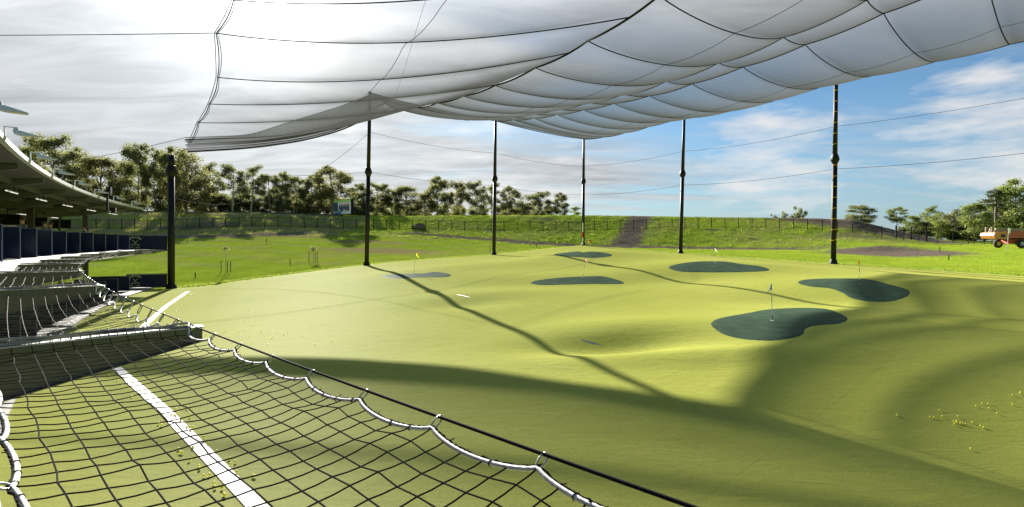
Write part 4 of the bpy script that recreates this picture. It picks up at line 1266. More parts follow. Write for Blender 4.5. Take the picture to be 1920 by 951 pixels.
for i in range(5):
    f = i / 4; p = ga + (gb - ga) * f; zz = gz_mesh(*p)
    MB().box((p[0] - gm[0], p[1] - gm[1], zz - z0 + 1.1), (.16 if i % 2 == 0 else .09, .16, 2.4)).build('gate_post', M['fence_black'], t)
for h in (0, 1):
    m = MB(); a, b = ga + (gb - ga) * (h * .5), ga + (gb - ga) * (h * .5 + .5)
    for f in np.linspace(.03, .97, 24):
        p = a + (b - a) * f; zz = gz_mesh(*p)
        m.tube([(p[0] - gm[0], p[1] - gm[1], zz - z0 + .1), (p[0] - gm[0], p[1] - gm[1], zz - z0 + 1.85)], .011, 4)
    for hz in (.25, 1.7):
        m.tube([(a[0] - gm[0], a[1] - gm[1], gz_mesh(*a) - z0 + hz), (b[0] - gm[0], b[1] - gm[1], gz_mesh(*b) - z0 + hz)], .025, 4)
    m.build('gate_leaf', M['fence_black'], t)

# ------------------------------------------------------------------ trees
def leaf_clumps(m, clumps, num, size, rs, flat=.75):
    for c, rad in clumps:
        k = int(num * rad ** 2)
        for _ in range(k):
            ux, uy, uz = rs.gauss(0, .52), rs.gauss(0, .52), rs.gauss(0, .50)
            L = math.sqrt(ux * ux + uy * uy + uz * uz)
            if L > 1.45: ux, uy, uz = ux * 1.2 / L, uy * 1.2 / L, uz * 1.2 / L
            px_, py_, pz_ = c[0] + ux * rad, c[1] + uy * rad, c[2] + uz * rad * flat
            s = size * rs.uniform(.6, 1.4)
            ax, ay, az = rs.gauss(0, 1), rs.gauss(0, 1), rs.gauss(0, .6)
            L = s / max(1e-6, math.sqrt(ax * ax + ay * ay + az * az)); ax *= L; ay *= L; az *= L
            ex, ey, ez = rs.gauss(0, 1), rs.gauss(0, 1), rs.gauss(0, 1)
            bx, by, bz = ay * ez - az * ey, az * ex - ax * ez, ax * ey - ay * ex
            L = .45 * s / max(1e-6, math.sqrt(bx * bx + by * by + bz * bz)); bx *= L; by *= L; bz *= L
            n = len(m.v)
            m.v += [(px_ - ax, py_ - ay, pz_ - az), (px_ + bx, py_ + by, pz_ + bz), (px_ + ax, py_ + ay, pz_ + az), (px_ - bx, py_ - by, pz_ - bz)]
            m.f.append((n, n + 1, n + 2, n + 3)); m.m.append(0)
def tree_mesh(kind, seed):
    """unit tree: height 1 scaled afterwards; built at 14 m"""
    rs = random.Random(seed); H = 14.0
    T = MB(); clumps = []
    if kind in ('gum', 'airy'):
        lean = rs.uniform(-.6, .6)
        top = np.array([lean, rs.uniform(-.5, .5), H * .86])
        tr = [np.array([0, 0, -.6])] + [np.array([lean * f + .18 * math.sin(5 * f + seed), .15 * math.cos(4 * f + seed), H * .86 * f]) for f in np.linspace(.05, 1, 9)]
        T.tube(tr, np.linspace(.26, .06, len(tr)), 7)
        nb = 21 if kind == 'gum' else 12
        lo_f = .16 if kind == 'gum' else .42
        for i in range(nb):
            f = lo_f + (.95 - lo_f) * i / (nb - 1) + rs.uniform(-.03, .03)
            k = min(int(f * 9), 8); st = tr[k] * .5 + tr[k + 1] * .5 if k + 1 < len(tr) else tr[k]
            ang = i * 2.4 + rs.uniform(-.5, .5); spread = (2.9 if kind == 'gum' else 2.5) * (1.1 - .55 * abs(f - .55)) * rs.uniform(.7, 1.15)
            en = st + np.array([math.cos(ang) * spread, math.sin(ang) * spread, rs.uniform(-.3, 1.9)])
            md = (st + en) / 2 + np.array([0, 0, -.25])
            T.tube([st, md, en], [.10, .07, .03], 5)
            clumps.append((en, rs.uniform(1.1, 1.85) * (1 if kind == 'gum' else .85)))
            for _ in range(2):
                e2 = en + np.array([rs.uniform(-1.3, 1.3), rs.uniform(-1.3, 1.3), rs.uniform(-.6, 1.1)])
                T.tube([md, e2], [.05, .02], 4); clumps.append((e2, rs.uniform(.55, 1.0)))
        for _ in range(3): clumps.append((top + np.array([rs.uniform(-1, 1), rs.uniform(-1, 1), rs.uniform(0, 1.0)]), rs.uniform(.7, 1.15)))
        C = MB(); leaf_clumps(C, clumps, 165 if kind == 'gum' else 150, .21, rs)
    elif kind == 'bushy':
        tr = [np.array([0, 0, -.5])] + [np.array([.2 * math.sin(3 * f + seed), .2 * math.cos(3 * f), H * .8 * f]) for f in np.linspace(.05, 1, 7)]
        T.tube(tr, np.linspace(.34, .05, len(tr)), 7)
        for i in range(40):
            f = rs.uniform(.02, 1.0); wdt = 3.9 * math.sin(math.pi * min(1, .16 + f * .80)) ** .7
            a = rs.uniform(0, 6.28); rr = wdt * math.sqrt(rs.uniform(.2, 1))
            c = np.array([math.cos(a) * rr, math.sin(a) * rr, H * (.07 + .84 * f)])
            k = min(int(f * 6), 6); T.tube([tr[k], (tr[k] + c) / 2 + (0, 0, .2), c], [.08, .05, .02], 4)
            clumps.append((c, rs.uniform(1.0, 1.75)))
        C = MB(); leaf_clumps(C, clumps, 105, .24, rs, .75)
    elif kind == 'pine':
        T.tube([(0, 0, -.5), (.1, 0, H * .5), (0, .1, H * .97)], [.33, .2, .05], 7)
        for i in range(24):
            f = i / 23; zc = H * (.12 + .83 * f); wdt = 3.9 * (1 - f) ** .62 + .5
            for q in range(3):
                a = i * 2.1 + q * 2.09 + rs.uniform(-.4, .4); rr = wdt * rs.uniform(.45, .95)
                c = np.array([math.cos(a) * rr, math.sin(a) * rr, zc + rr * .12 + rs.uniform(-.3, .3)])
                T.tube([(0, 0, zc - .2), c], [.06, .02], 4); clumps.append((c, rs.uniform(.55, 1.05)))
        C = MB(); leaf_clumps(C, clumps, 95, .22, rs, .5)
    elif kind == 'scrub':
        for i in range(5):
            a = i * 1.26 + rs.uniform(-.3, .3); e = np.array([math.cos(a) * 2.2, math.sin(a) * 2.2, H * rs.uniform(.5, .8)])
            T.tube([(0.2 * math.cos(a), .2 * math.sin(a), -.5), e * np.array([.5, .5, .5]), e], [.16, .1, .03], 5)
            for _ in range(8): clumps.append((e + np.array([rs.uniform(-2.2, 2.2), rs.uniform(-2.2, 2.2), rs.uniform(-8.5, 2.0)]), rs.uniform(1.0, 1.9)))
        C = MB(); leaf_clumps(C, clumps, 150, .26, rs, .9)
    allv = np.array(C.v); zmax = np.percentile(allv[:, 2], 99.6); wd = np.percentile(np.abs(allv[:, 0]), 98.5)
    return T, C, zmax, wd
TREES = {}
def get_tree(kind, seed, leaf, bark):
    key = (kind, seed, leaf, bark)
    if key not in TREES:
        T, C, zm, wd = tree_mesh(kind, seed)
        TREES[key] = (T.mesh('trunk', M[bark], True), C.mesh('crown', M[leaf]), zm, wd)
    return TREES[key]
def tree(px, top, half, d, kind, seed, leaf, bark, label, group, base=None):
    x, y = px_xy(px, d); z = gz_mesh(x, y)
    tm, cm, zm, wd = get_tree(kind, seed, leaf, bark)
    H = (454 - top) * d / F + EZ - z
    t = thing('gum_tree' if kind in ('gum', 'airy') else {'bushy': 'broadleaf_tree', 'pine': 'pine_tree', 'scrub': 'scrub_tree'}[kind], label, 'tree', (x, y, z), random.uniform(0, 6.28), group)
    sz = H / zm; sx = half * d / F / wd
    t.scale = (sx, sx, sz)
    for nm, me in (('trunk', tm), ('crown', cm)):
        o = bpy.data.objects.new(nm, me); COL.objects.link(o); o.parent = t
    return t
GL = 'trees in the wood on the left'; GM = 'trees along the embankment crest'; GR = 'trees behind the fence on the right'
TL = [  # px, top, half width px, d, kind, seed, leaf, bark, label
    (105, 250, 42, 108, 'gum', 1, 'leaf_olive', 'bark_pale', 'tall round-headed gum rising above the roof, leftmost of all'),
    (55, 275, 34, 116, 'bushy', 2, 'leaf_olive', 'bark', 'dark broad tree behind the roof edge, left of the tallest roof-side gum'),
    (150, 298, 30, 118, 'gum', 3, 'leaf_brown', 'bark', 'bronze-tinged gum showing over the roof, between the third and fourth floodlights'),
    (190, 296, 34, 114, 'bushy', 4, 'leaf_brown', 'bark', 'wide bronze-green tree over the roof, above the fifth floodlight'),
    (232, 300, 26, 120, 'gum', 1, 'leaf_olive', 'bark', 'olive gum behind the roof end, left of the tall slim gum'),
    (258, 270, 25, 112, 'gum', 5, 'leaf_olive', 'bark', 'tall slim gum with a loose top left of the short pole'),
    (290, 283, 24, 116, 'airy', 6, 'leaf_olive', 'bark', 'loose-crowned gum just left of the short pole'),
    (322, 277, 27, 112, 'gum', 3, 'leaf_olive', 'bark', 'tall gum directly behind the short pole top'),
    (352, 282, 42, 108, 'bushy', 7, 'leaf_brown', 'bark', 'largest dense bronze tree just right of the short pole'),
    (392, 308, 24, 120, 'airy', 8, 'leaf_grey', 'bark', 'thin grey gum peeping out right of the dense bronze tree'),
    (437, 308, 26, 118, 'airy', 6, 'leaf_grey', 'bark_pale', 'open umbrella-topped gum with a bare pale trunk'),
    (472, 312, 24, 120, 'airy', 8, 'leaf_grey', 'bark_pale', 'rounded grey gum right of the umbrella-topped gum'),
    (505, 328, 20, 122, 'airy', 9, 'leaf_grey', 'bark', 'lower thin gum in the middle of the left wood'),
    (530, 324, 18, 120, 'gum', 5, 'leaf_grey', 'bark', 'grey-green narrow gum in a close row, left of its dark twin'),
    (556, 330, 20, 118, 'gum', 1, 'leaf_olive', 'bark', 'dark narrow gum in a close row before the yellowish tree'),
    (585, 330, 20, 121, 'gum', 3, 'leaf_grey', 'bark', 'grey gum touching the left side of the yellowish tree'),
    (624, 316, 38, 114, 'gum', 2, 'leaf_brown', 'bark', 'large yellowish gum rising directly behind the billboard'),
    (672, 345, 20, 122, 'gum', 5, 'leaf_grey', 'bark', 'mid-height grey gum between billboard and second pole'),
    (706, 343, 24, 126, 'gum', 1, 'leaf_olive', 'bark', 'dark olive gum right beside the second pole'),
    (735, 356, 20, 128, 'gum', 5, 'leaf_olive', 'bark', 'shorter olive tree second right of the second pole'),
    (762, 350, 27, 130, 'bushy', 4, 'leaf_olive', 'bark', 'round dark tree on the crest, widest between second and third pole')]
for a in TL: tree(*a, GL)
TM = [
    (797, 362, 22, 132, 'bushy', 2, 'leaf_brown', 'bark', 'low bronze bush-like tree at the left foot of the crest gum'),
    (818, 332, 24, 134, 'gum', 3, 'leaf_olive', 'bark', 'tallest gum on the embankment crest, with two tufted heads'),
    (857, 341, 17, 134, 'gum', 5, 'leaf_brown', 'bark', 'upright bronze gum on the crest right of the tallest one'),
    (893, 338, 20, 136, 'gum', 1, 'leaf_grey', 'bark_pale', 'rounded gum on the crest just left of the third pole'),
    (921, 343, 17, 138, 'airy', 6, 'leaf_grey', 'bark_pale', 'thin gum on the crest partly hidden by the third pole'),
    (957, 351, 20, 136, 'gum', 2, 'leaf_olive', 'bark', 'dark-topped gum on the crest right of the third pole'),
    (985, 366, 18, 138, 'bushy', 7, 'leaf_olive', 'bark', 'bushy tree between two crest gums, before the far group'),
    (1014, 360, 20, 140, 'gum', 5, 'leaf_olive', 'bark', 'wide-crowned gum second from the right end of the crest row'),
    (1049, 362, 16, 138, 'gum', 3, 'leaf_olive', 'bark', 'gum at the right end of the dark crest row'),
    (1078, 388, 11, 140, 'airy', 9, 'leaf_fresh', 'bark_pale', 'small pale tree standing alone left of the corner pole')]
for a in TM: tree(*a, GM)
# undergrowth below the gums
UB = [(20, 330, 30), (80, 345, 34), (140, 350, 34), (200, 352, 34), (250, 358, 28), (300, 352, 28), (345, 350, 30), (395, 356, 26), (420, 364, 24), (455, 362, 26), (490, 366, 24), (520, 360, 24), (550, 364, 24), (580, 368, 22), (610, 366, 24), (650, 372, 24), (680, 374, 22), (712, 376, 22), (745, 380, 22), (780, 384, 22), (830, 386, 18), (862, 384, 18), (900, 386, 18), (935, 386, 18), (970, 388, 16), (1000, 386, 16), (1030, 388, 14)]
for i, (px, top, hw) in enumerate(UB):
    tree(px, top, hw, 126 if px < 700 else 146, 'scrub', i % 3 + 1, 'leaf_grey' if i % 2 else 'leaf_olive', 'bark',
         'dark understorey scrub tree in the shade behind the taller gums', 'understorey scrub behind the gums')
TR = [
    (1613, 385, 24, 135, 'gum', 2, 'leaf_grey', 'bark', 'rounded gum on the brown mound right of the banded pole'),
    (1680, 388, 17, 130, 'airy', 6, 'leaf_fresh', 'bark_pale', 'airy pale gum right of the brown mound'),
    (1745, 388, 18, 128, 'airy', 8, 'leaf_fresh', 'bark_pale', 'airy gum with flat tufts above the gate shrubs'),
    (1713, 405, 17, 112, 'bushy', 2, 'leaf_fresh', 'bark', 'low round green tree left of the yellow shrub by the gate'),
    (1738, 417, 11, 110, 'bushy', 4, 'leaf_brown', 'bark', 'small yellow-tinged shrub tree by the gate post'),
    (1764, 400, 18, 112, 'bushy', 7, 'leaf_fresh', 'bark', 'mid green tree right of the yellow shrub tree'),
    (1788, 394, 16, 116, 'gum', 1, 'leaf_olive', 'bark', 'thin olive tree between two fuller green trees behind the fence'),
    (1826, 382, 28, 106, 'bushy', 2, 'leaf_fresh', 'bark', 'full bright green tree left of the dark pine'),
    (1868, 356, 34, 108, 'pine', 1, 'leaf_dark', 'bark', 'tall dark conical pine above the orange lift'),
    (1905, 338, 36, 116, 'gum', 3, 'leaf_fresh', 'bark', 'tallest green gum at the far right behind the pine'),
    (1915, 372, 32, 104, 'bushy', 7, 'leaf_fresh', 'bark', 'lower bright green tree right of the pine'),
    (1975, 350, 40, 106, 'bushy', 4, 'leaf_fresh', 'bark', 'broad green tree at the edge of view past the lift')]
for a in TR: tree(*a, GR)
for i, (px, top, hw) in enumerate(((1697, 425, 13), (1727, 412, 16), (1756, 416, 17), (1781, 410, 17), (1806, 402, 19), (1846, 398, 20), (1888, 400, 22), (1925, 398, 22))):
    tree(px, top, hw, 120, 'scrub', i % 3 + 1, 'leaf_fresh' if i % 2 else 'leaf_olive', 'bark', 'dense green thicket filling the gap under the trees behind the right fence', 'thickets behind the right fence')
GF = 'tiny far trees on the skyline'
for px, top, hw, lab in ((1452, 402, 6, 'tiny grey tree on the skyline, leftmost of four'), (1470, 397, 7, 'tiny grey tree on the skyline, second of four'), (1486, 401, 6, 'tiny grey tree on the skyline, third and lowest'), (1500, 388, 10, 'largest tiny grey tree on the skyline left of the banded pole')):
    tree(px, top, hw, 190, 'scrub', 2, 'leaf_grey', 'bark', lab, GF)

# saplings with stakes
for px, d, top, lab in ((423, 51, 463, 'young drooping sapling between two stakes, nearest the short pole'), (587, 58, 463, 'young staked sapling between the first two poles'), (1001, 80, 452, 'young dark sapling with stakes near the corner pole')):
    x, y = px_xy(px, d); z = gz_mesh(x, y); H = (454 - top) * d / F + EZ - z
    t = thing('sapling', lab, 'sapling', (x, y, z), 0, 'staked saplings on the grass')
    MB().tube([(0, 0, -.1), (.03, 0, H * .5), (-.02, 0, H * .95)], [.022, .018, .01], 6).build('trunk', M['bark'], t)
    rs = random.Random(int(px)); C = MB()
    leaf_clumps(C, [(np.array([rs.uniform(-.22, .22), rs.uniform(-.2, .2), H * rs.uniform(.76, .97)]), rs.uniform(.16, .28)) for _ in range(9)], 480, .075, rs)
    C.build('crown', M['leaf_olive'], t)
    for sx, sy in ((-.5, .1), (.42, .15), (.35, -.3)):
        MB().box((sx, sy, .5), (.05, .05, 1.25)).build('stake', M['brown_steel'], t)
# marker stakes
for px, d, h, lab in ((366, 48, .55, 'short black stake in the grass left of the first sapling'), (351, 76, .7, 'thin stake near the short pole at the foot of the slope'), (500, 76, .7, 'thin stake at the slope foot above the first sapling'), (544, 56, .6, 'small stake in the grass left of the second sapling'), (1762, 66, .8, 'black stake in the grass right of the soil heap'), (1779, 54, .7, 'black stake in the grass below the soil heap, nearer'), (919, 69, 1.0, 'short dark stake beside the third pole')):
    x, y = px_xy(px, d); z = gz_mesh(x, y)
    m = MB(); m.prism([(-.03, -.03, -.1), (.03, -.03, -.1), (.03, .03, -.1), (-.03, .03, -.1)], (0, 0, h)); m.add([(-.03, -.03, h - .1), (.03, -.03, h - .1), (.03, .03, h - .1), (-.03, .03, h - .1), (0, 0, h)], [(0, 1, 4), (1, 2, 4), (2, 3, 4), (3, 0, 4)])
    o = m.build('marker_stake', M['fence_black'], loc=(x, y, z)); set_props(o, lab, 'stake', 'marker stakes in the grass')
# rock on the slope
x, y = px_xy(786, 97); rs = random.Random(5); m = MB(); G = []
for i in range(9):
    a = math.pi * i / 8; row = []
    for j in range(15):
        b = 2 * math.pi * (j % 14) / 14; k = 1 + .22 * math.sin(3 * b + i) + .12 * math.cos(5 * b - 2 * i)
        row.append((1.25 * k * math.sin(a) * math.cos(b), .8 * k * math.sin(a) * math.sin(b), .75 * k * math.cos(a)))
    G.append(row)
o = m.grid(G).build('boulder', M['rock'], loc=(x, y, gz_mesh(x, y) + .2)); set_props(o, 'low brown rock heap on the green slope behind the fence', 'rock')

# ------------------------------------------------------------------ billboard
A_ = np.array(P(625, 376, 111)); B_ = np.array(P(658, 371, 107)); h_ = 3.15
u = B_ - A_; u[2] = 0; L = np.linalg.norm(u); u /= L
c0 = np.array([A_[0], A_[1], A_[2] - h_])
t = thing('billboard', 'billboard with green top strip and crowd picture on dark posts', 'billboard', (c0[0], c0[1], gz_mesh(c0[0], c0[1])), math.atan2(u[1], u[0]))
zb = c0[2] - t.location.z
MB().box((L / 2, .35, zb + h_ / 2), (L, .6, h_)).build('cabinet', M['black_steel'], t)
def board_poly(pts, col, y, nm):
    m = MB(); m.prism([(px_ * L, y, zb + pz * h_) for px_, pz in pts], (0, .012, 0)); return m.build(nm, simple('print_' + nm, col, .5, var=.08, scale=1), t)
board_poly([(.02, .02), (.98, .02), (.98, .83), (.02, .83)], (.78, .80, .82), .036, 'poster')
board_poly([(.02, .84), (.98, .84), (.98, .98), (.02, .98)], (.50, .70, .25), .036, 'green_strip')
board_poly([(.02, .02), (.30, .02), (.25, .83), (.02, .83)], (.04, .09, .19), .022, 'navy_column')
board_poly([(.05, .14), (.24, .14), (.24, .21), (.05, .21)], (.55, .6, .65), .008, 'caption_bar')
rs = random.Random(11)
for i in range(9):
    cx = .36 + .062 * i; cz = .50 + .16 * rs.random(); w_ = .035 + .02 * rs.random()
    board_poly([(cx - w_, .18 + .2 * rs.random()), (cx + w_, .2), (cx + w_ * .8, cz), (cx - w_ * .8, cz)], rs.choice([(.05, .08, .2), (.25, .10, .07), (.45, .22, .14), (.04, .04, .05), (.1, .2, .4)]), .022 - .0012 * i, 'figure')
    board_poly([(cx - w_ * .55, cz + .01), (cx + w_ * .55, cz + .01), (cx + w_ * .45, cz + .13), (cx - w_ * .45, cz + .13)], (.45, .20, .13), .022 - .0012 * i, 'face')
board_poly([(.30, .02), (.48, .02), (.46, .22), (.30, .26)], (.10, .25, .50), .006, 'blue_shape')
board_poly([(.52, .04), (.74, .04), (.68, .33), (.58, .33)], (.66, .66, .66), .004, 'white_shape')
for f in (.08, .42):
    MB().box((f * L, .3, zb / 2 - .2), (.28, .28, zb + .4)).build('post', M['brown_steel'], t)

# ------------------------------------------------------------------ boom lift and sign
D = 75.0
x0, _ = px_xy(1851, D); zg = gz_mesh(x0 + 4, D)
t = thing('boom_lift', 'orange boom lift with cream boom parked on the grass', 'boom lift', (x0, D, zg))
s = D / F
def pz(py): return (454 - py) * s + EZ - zg
def lx_(px): return (px - 1851) * s
def sect(pts, y0, y1, nm, mat, par=t):
    m = MB(); m.prism([(lx_(a), y0, pz(b)) for a, b in pts], (0, y1 - y0, 0)); return m.build(nm, M[mat], par)
gy0 = pz(464)
def sx2(pts): return pts
sect([(1850, 442), (1852, 437), (1861, 435), (1875, 434), (1875, 447), (1868, 448), (1853, 447.5)], -1.1, 1.1, 'counterweight', 'amber')
tb = sect([(1875.2, 434), (1900, 434), (1925, 437), (1960, 438), (1962, 446), (1900, 446.5), (1875.2, 446.8)], -1.15, 1.15, 'turret', 'orange')
MB().box((lx_(1867), -1.108, pz(442.5)), (.62, .02, .42)).build('vent', M['rubber'], t)
MB().box((lx_(1872.4), -1.11, pz(441)), (.16, .02, .34)).build('decal', M['beige'], t)
sect([(1875.4, 445.2), (1960, 444.6), (1960, 445.6), (1875.4, 446.3)], -1.166, -1.152, 'yellow_stripe', 'amber', tb)
sect([(1868, 428.5), (2000, 428.5), (2000, 433.8), (1868, 433.2)], -.32, .32, 'boom', 'beige')
m = MB()
for yy in (-.5, .42):
    m.prism([(lx_(a), yy, pz(b)) for a, b in ((1853, 426), (1856, 426), (1855.5, 437), (1852.5, 437))], (0, .08, 0))
    m.prism([(lx_(a), yy, pz(b)) for a, b in ((1856, 426), (1866, 427), (1866, 429.5), (1856, 428))], (0, .08, 0))
    m.prism([(lx_(a), yy, pz(b)) for a, b in ((1861, 429), (1867, 429), (1864, 437), (1859, 437))], (0, .08, 0))
m.build('boom_bracket', M['beige'], t)
sect([(1885, 449), (1955, 449), (1955, 457), (1885, 457)], -.65, .65, 'chassis', 'orange')
sect([(1900, 446.6), (1925, 446.6), (1925, 449), (1900, 449)], -.6, .6, 'slew_ring', 'rubber')
sect([(1925, 450), (1956, 450), (1956, 458), (1925, 458)], -.9, -.655, 'tool_box', 'rubber')
for wx in (1893, 1948):
    for wy in (-1.25, 1.15):
        r_ = .62; c = np.array([lx_(wx + (6 if wy < 0 else -8)), wy, .60])
        m = MB(); pr = []
        ring = []
        for (rr, dy) in ((.30, -.2), (.52, -.22), (.61, -.14), (.62, 0), (.61, .14), (.52, .22), (.30, .2)):
            ring.append([(c[0] + rr * math.cos(a), c[1] + dy, c[2] + rr * math.sin(a)) for a in np.linspace(0, 2 * math.pi, 25)])
        m.grid(ring)
        wh = bpy.data.objects.new('wheel', m.mesh('tyre', M['rubber'], True)); COL.objects.link(wh); wh.parent = t
        m = MB(); m.tube([(c[0], c[1] - .17, c[2]), (c[0], c[1] + .17, c[2])], .31, 18); m.tube([(c[0], c[1] - .215, c[2]), (c[0], c[1] - .17, c[2])], .13, 12)
        m.build('rim', M['rim'], wh)
m = MB().box((lx_(1995), 0, pz(440)), (1.0, 1.6, .08))
for a, b in ((-.48, -.78), (-.48, .78), (.48, -.78), (.48, .78)):
    m.tube([(lx_(1995) + a, b, pz(440)), (lx_(1995) + a, b, pz(440) + 1.1)], .03, 6)
m.build('basket', M['amber'], t)
x, y = px_xy(1888, 67); z = gz_mesh(x, y)
t = thing('small_sign', 'small white sign on a grey post in front of the lift', 'sign', (x, y, z))
MB().tube([(0, 0, -.2), (.25, 0, (454 - 428) * 67 / F + EZ - z)], .035, 8).build('post', M['grey_steel'], t)
zt = (454 - 432.5) * 67 / F + EZ - z
MB().box((.27, -.05, zt), (.30, .02, .68)).build('sign_plate', M['white_steel'], t)

# ------------------------------------------------------------------ camera, light, sky
cam = bpy.data.cameras.new('camera'); co = bpy.data.objects.new('camera', cam); COL.objects.link(co)
co.location = (0, 0, EZ); co.rotation_euler = (math.pi / 2, 0, 0)
cam.sensor_width = 36; cam.lens = 18.0; cam.shift_y = -(475.5 - 454) / 1920.0
cam.clip_start = .02; cam.clip_end = 9000
SC.camera = co

SAZ = math.radians(-24.2); SEL = math.radians(22.4)
sd = Vector((math.sin(SAZ) * math.cos(SEL), math.cos(SAZ) * math.cos(SEL), math.sin(SEL)))
sun = bpy.data.lights.new('sun', 'SUN'); so = bpy.data.objects.new('sun', sun); COL.objects.link(so)
so.rotation_mode = 'QUATERNION'; so.rotation_quaternion = sd.to_track_quat('Z', 'Y')
sun.energy = 5.0; sun.angle = math.radians(.5); sun.color = (1.0, .95, .86)

wd = bpy.data.worlds.new('World'); SC.world = wd; wd.use_nodes = True
nt = wd.node_tree; nt.nodes.clear()
out = nt.nodes.new('ShaderNodeOutputWorld'); bg = nt.nodes.new('ShaderNodeBackground')
sky = nt.nodes.new('ShaderNodeTexSky'); sky.sky_type = 'NISHITA'; sky.sun_disc = False
sky.sun_elevation = SEL; sky.sun_rotation = SAZ; sky.air_density = 1.0; sky.dust_density = .6; sky.ozone_density = 2.0
tc = nt.nodes.new('ShaderNodeTexCoord'); gen = tc.outputs['Generated']
def vdot(v):
    d = N(nt, 'ShaderNodeVectorMath', operation='DOT_PRODUCT'); nt.links.new(gen, d.inputs[0]); d.inputs[1].default_value = tuple(v); return d.outputs['Value']
sep = N(nt, 'ShaderNodeSeparateXYZ'); nt.links.new(gen, sep.inputs[0])
zc = math_(nt, 'ADD', math_(nt, 'MAXIMUM', sep.outputs[2], 0.0), .12)
cmb = N(nt, 'ShaderNodeCombineXYZ')
nt.links.new(math_(nt, 'DIVIDE', sep.outputs[0], zc), cmb.inputs[0]); nt.links.new(math_(nt, 'DIVIDE', sep.outputs[1], zc), cmb.inputs[1])
def mapped(scale, rot=0.0, loc=(0, 0, 0)):
    m = N(nt, 'ShaderNodeMapping'); m.inputs['Scale'].default_value = scale; m.inputs['Rotation'].default_value = (0, 0, rot); m.inputs['Location'].default_value = loc
    nt.links.new(cmb.outputs[0], m.inputs[0]); return m.outputs[0]
left = ramp_f(nt, vdot((-.8, .6, 0)), -.25, .95)           # more veil towards the left
veil = noise(nt, 1.0, 6, .6, mapped((.35, 1.0, 1), .35, (3, 1, 0)), .6)
veil_f = ramp_f(nt, math_(nt, 'ADD', veil, math_(nt, 'MULTIPLY', math_(nt, 'SUBTRACT', left, .50), .78)), .42, .66)
veil_f = math_(nt, 'MAXIMUM', veil_f, math_(nt, 'MULTIPLY', ramp_f(nt, math_(nt, 'ADD', sep.outputs[2], math_(nt, 'MULTIPLY', math_(nt, 'SUBTRACT', veil, .5), .25)), .24, .40), math_(nt, 'MULTIPLY', .85, math_(nt, 'MULTIPLY', ramp_f(nt, sep.outputs[1], .25, .55), ramp_f(nt, sep.outputs[2], .80, .55)))))
streak = noise(nt, 1.6, 6, .62, mapped((.45, 1.7, 1), .15, (7, 4, 0)), .8)
streak_f = math_(nt, 'MULTIPLY', ramp_f(nt, streak, .50, .72), ramp_f(nt, sep.outputs[2], .36, .12))
cum = noise(nt, 7.0, 8, .58, N(nt, 'ShaderNodeMapping').outputs[0])
mp = nt.nodes[-1]
for n_ in nt.nodes:
    if n_.bl_idname == 'ShaderNodeMapping' and not n_.inputs[0].is_linked:
        nt.links.new(gen, n_.inputs[0]); n_.inputs['Scale'].default_value = (1, 1, 4.2); n_.inputs['Location'].default_value = (.35, .1, .2)
def patchm(px, py, a, b):
    v = ray(px, py); v /= np.linalg.norm(v)
    return ramp_f(nt, vdot(v), math.cos(math.radians(a)), math.cos(math.radians(b)))
pm = math_(nt, 'MAXIMUM', patchm(1860, 258, 8, 2), math_(nt, 'MAXIMUM', patchm(1440, 315, 8, 2), math_(nt, 'MULTIPLY', patchm(960, 345, 12, 3), .8)))
pm = math_(nt, 'MAXIMUM', pm, math_(nt, 'MULTIPLY', patchm(600, 140, 9, 2), .7))
cum_f = ramp_f(nt, math_(nt, 'ADD', cum, math_(nt, 'MULTIPLY', pm, .30)), .63, .90)
low = ramp_f(nt, sep.outputs[2], .24, .02)                  # brighter haze low down
sdot = math_(nt, 'MAXIMUM', vdot(sd), 0)
glow = math_(nt, 'ADD', math_(nt, 'MULTIPLY', math_(nt, 'POWER', sdot, 6.0), .45), math_(nt, 'ADD', math_(nt, 'MULTIPLY', math_(nt, 'POWER', sdot, 60.0), .9), math_(nt, 'MULTIPLY', math_(nt, 'POWER', sdot, 500.0), 6.0)))
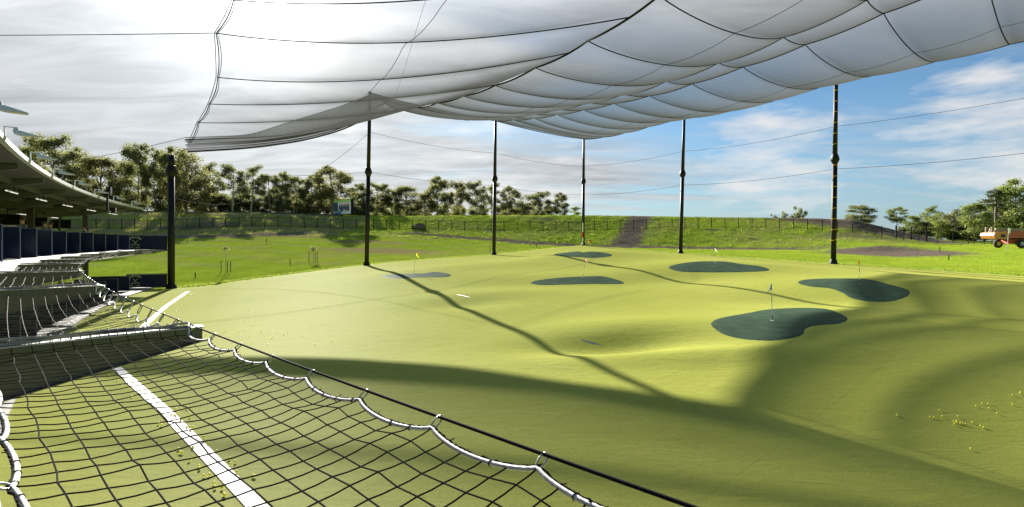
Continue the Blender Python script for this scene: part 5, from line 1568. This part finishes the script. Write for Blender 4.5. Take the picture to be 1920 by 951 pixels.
def scalec(col, val):
    m = N(nt, 'ShaderNodeVectorMath', operation='SCALE')
    if isinstance(col, tuple): m.inputs[0].default_value = col
    else: nt.links.new(col, m.inputs[0])
    if isinstance(val, (int, float)): m.inputs['Scale'].default_value = val
    else: nt.links.new(val, m.inputs['Scale'])
    return m.outputs[0]
SKY_S, VEIL_V, CUM_V = 0.43, 1.80, 3.10
skyc = mixc(nt, 1.0, scalec(sky.outputs[0], SKY_S), (.68, .93, 1.08), 'MULTIPLY')
base = mixc(nt, math_(nt, 'MULTIPLY', low, .55), skyc, (1.42, 1.88, 2.45))
vt = noise(nt, 2.3, 6, .6, mapped((.5, 1.5, 1), .5, (1, 8, 0)), .9)
veilc = scalec((.965, .98, 1.0), math_(nt, 'MULTIPLY', math_(nt, 'ADD', .36, math_(nt, 'MULTIPLY', vt, 1.32)), math_(nt, 'ADD', VEIL_V, math_(nt, 'MULTIPLY', glow, 1.9))))
veilc = scalec(veilc, math_(nt, 'ADD', 1.0, math_(nt, 'MULTIPLY', math_(nt, 'MULTIPLY', ramp_f(nt, sep.outputs[2], .27, .45), math_(nt, 'MULTIPLY', ramp_f(nt, sep.outputs[1], .25, .55), ramp_f(nt, sep.outputs[2], .80, .55))), 1.05)))
c = mixc(nt, math_(nt, 'MULTIPLY', veil_f, .92), base, veilc)
c = mixc(nt, math_(nt, 'MULTIPLY', streak_f, .6), c, scalec((.97, .985, 1.0), math_(nt, 'ADD', 2.5, math_(nt, 'MULTIPLY', glow, 2.0))))
c = mixc(nt, math_(nt, 'MULTIPLY', cum_f, .85), c, scalec((1.0, .995, .985), math_(nt, 'ADD', CUM_V, math_(nt, 'MULTIPLY', glow, 2.0))))
nt.links.new(c, bg.inputs[0]); bg.inputs[1].default_value = .06
nt.links.new(bg.outputs[0], out.inputs[0])

SC.view_settings.view_transform = 'Standard'; SC.view_settings.look = 'None'
SC.view_settings.exposure = 2.17; SC.view_settings.gamma = 1.0; SC.view_settings.use_curve_mapping = False
SC.render.engine = 'CYCLES'
SC.cycles.use_denoising = True
SC.cycles.max_bounces = 6; SC.cycles.diffuse_bounces = 3; SC.cycles.transparent_max_bounces = 40; SC.cycles.transmission_bounces = 4
SC.cycles.sample_clamp_indirect = 8.0
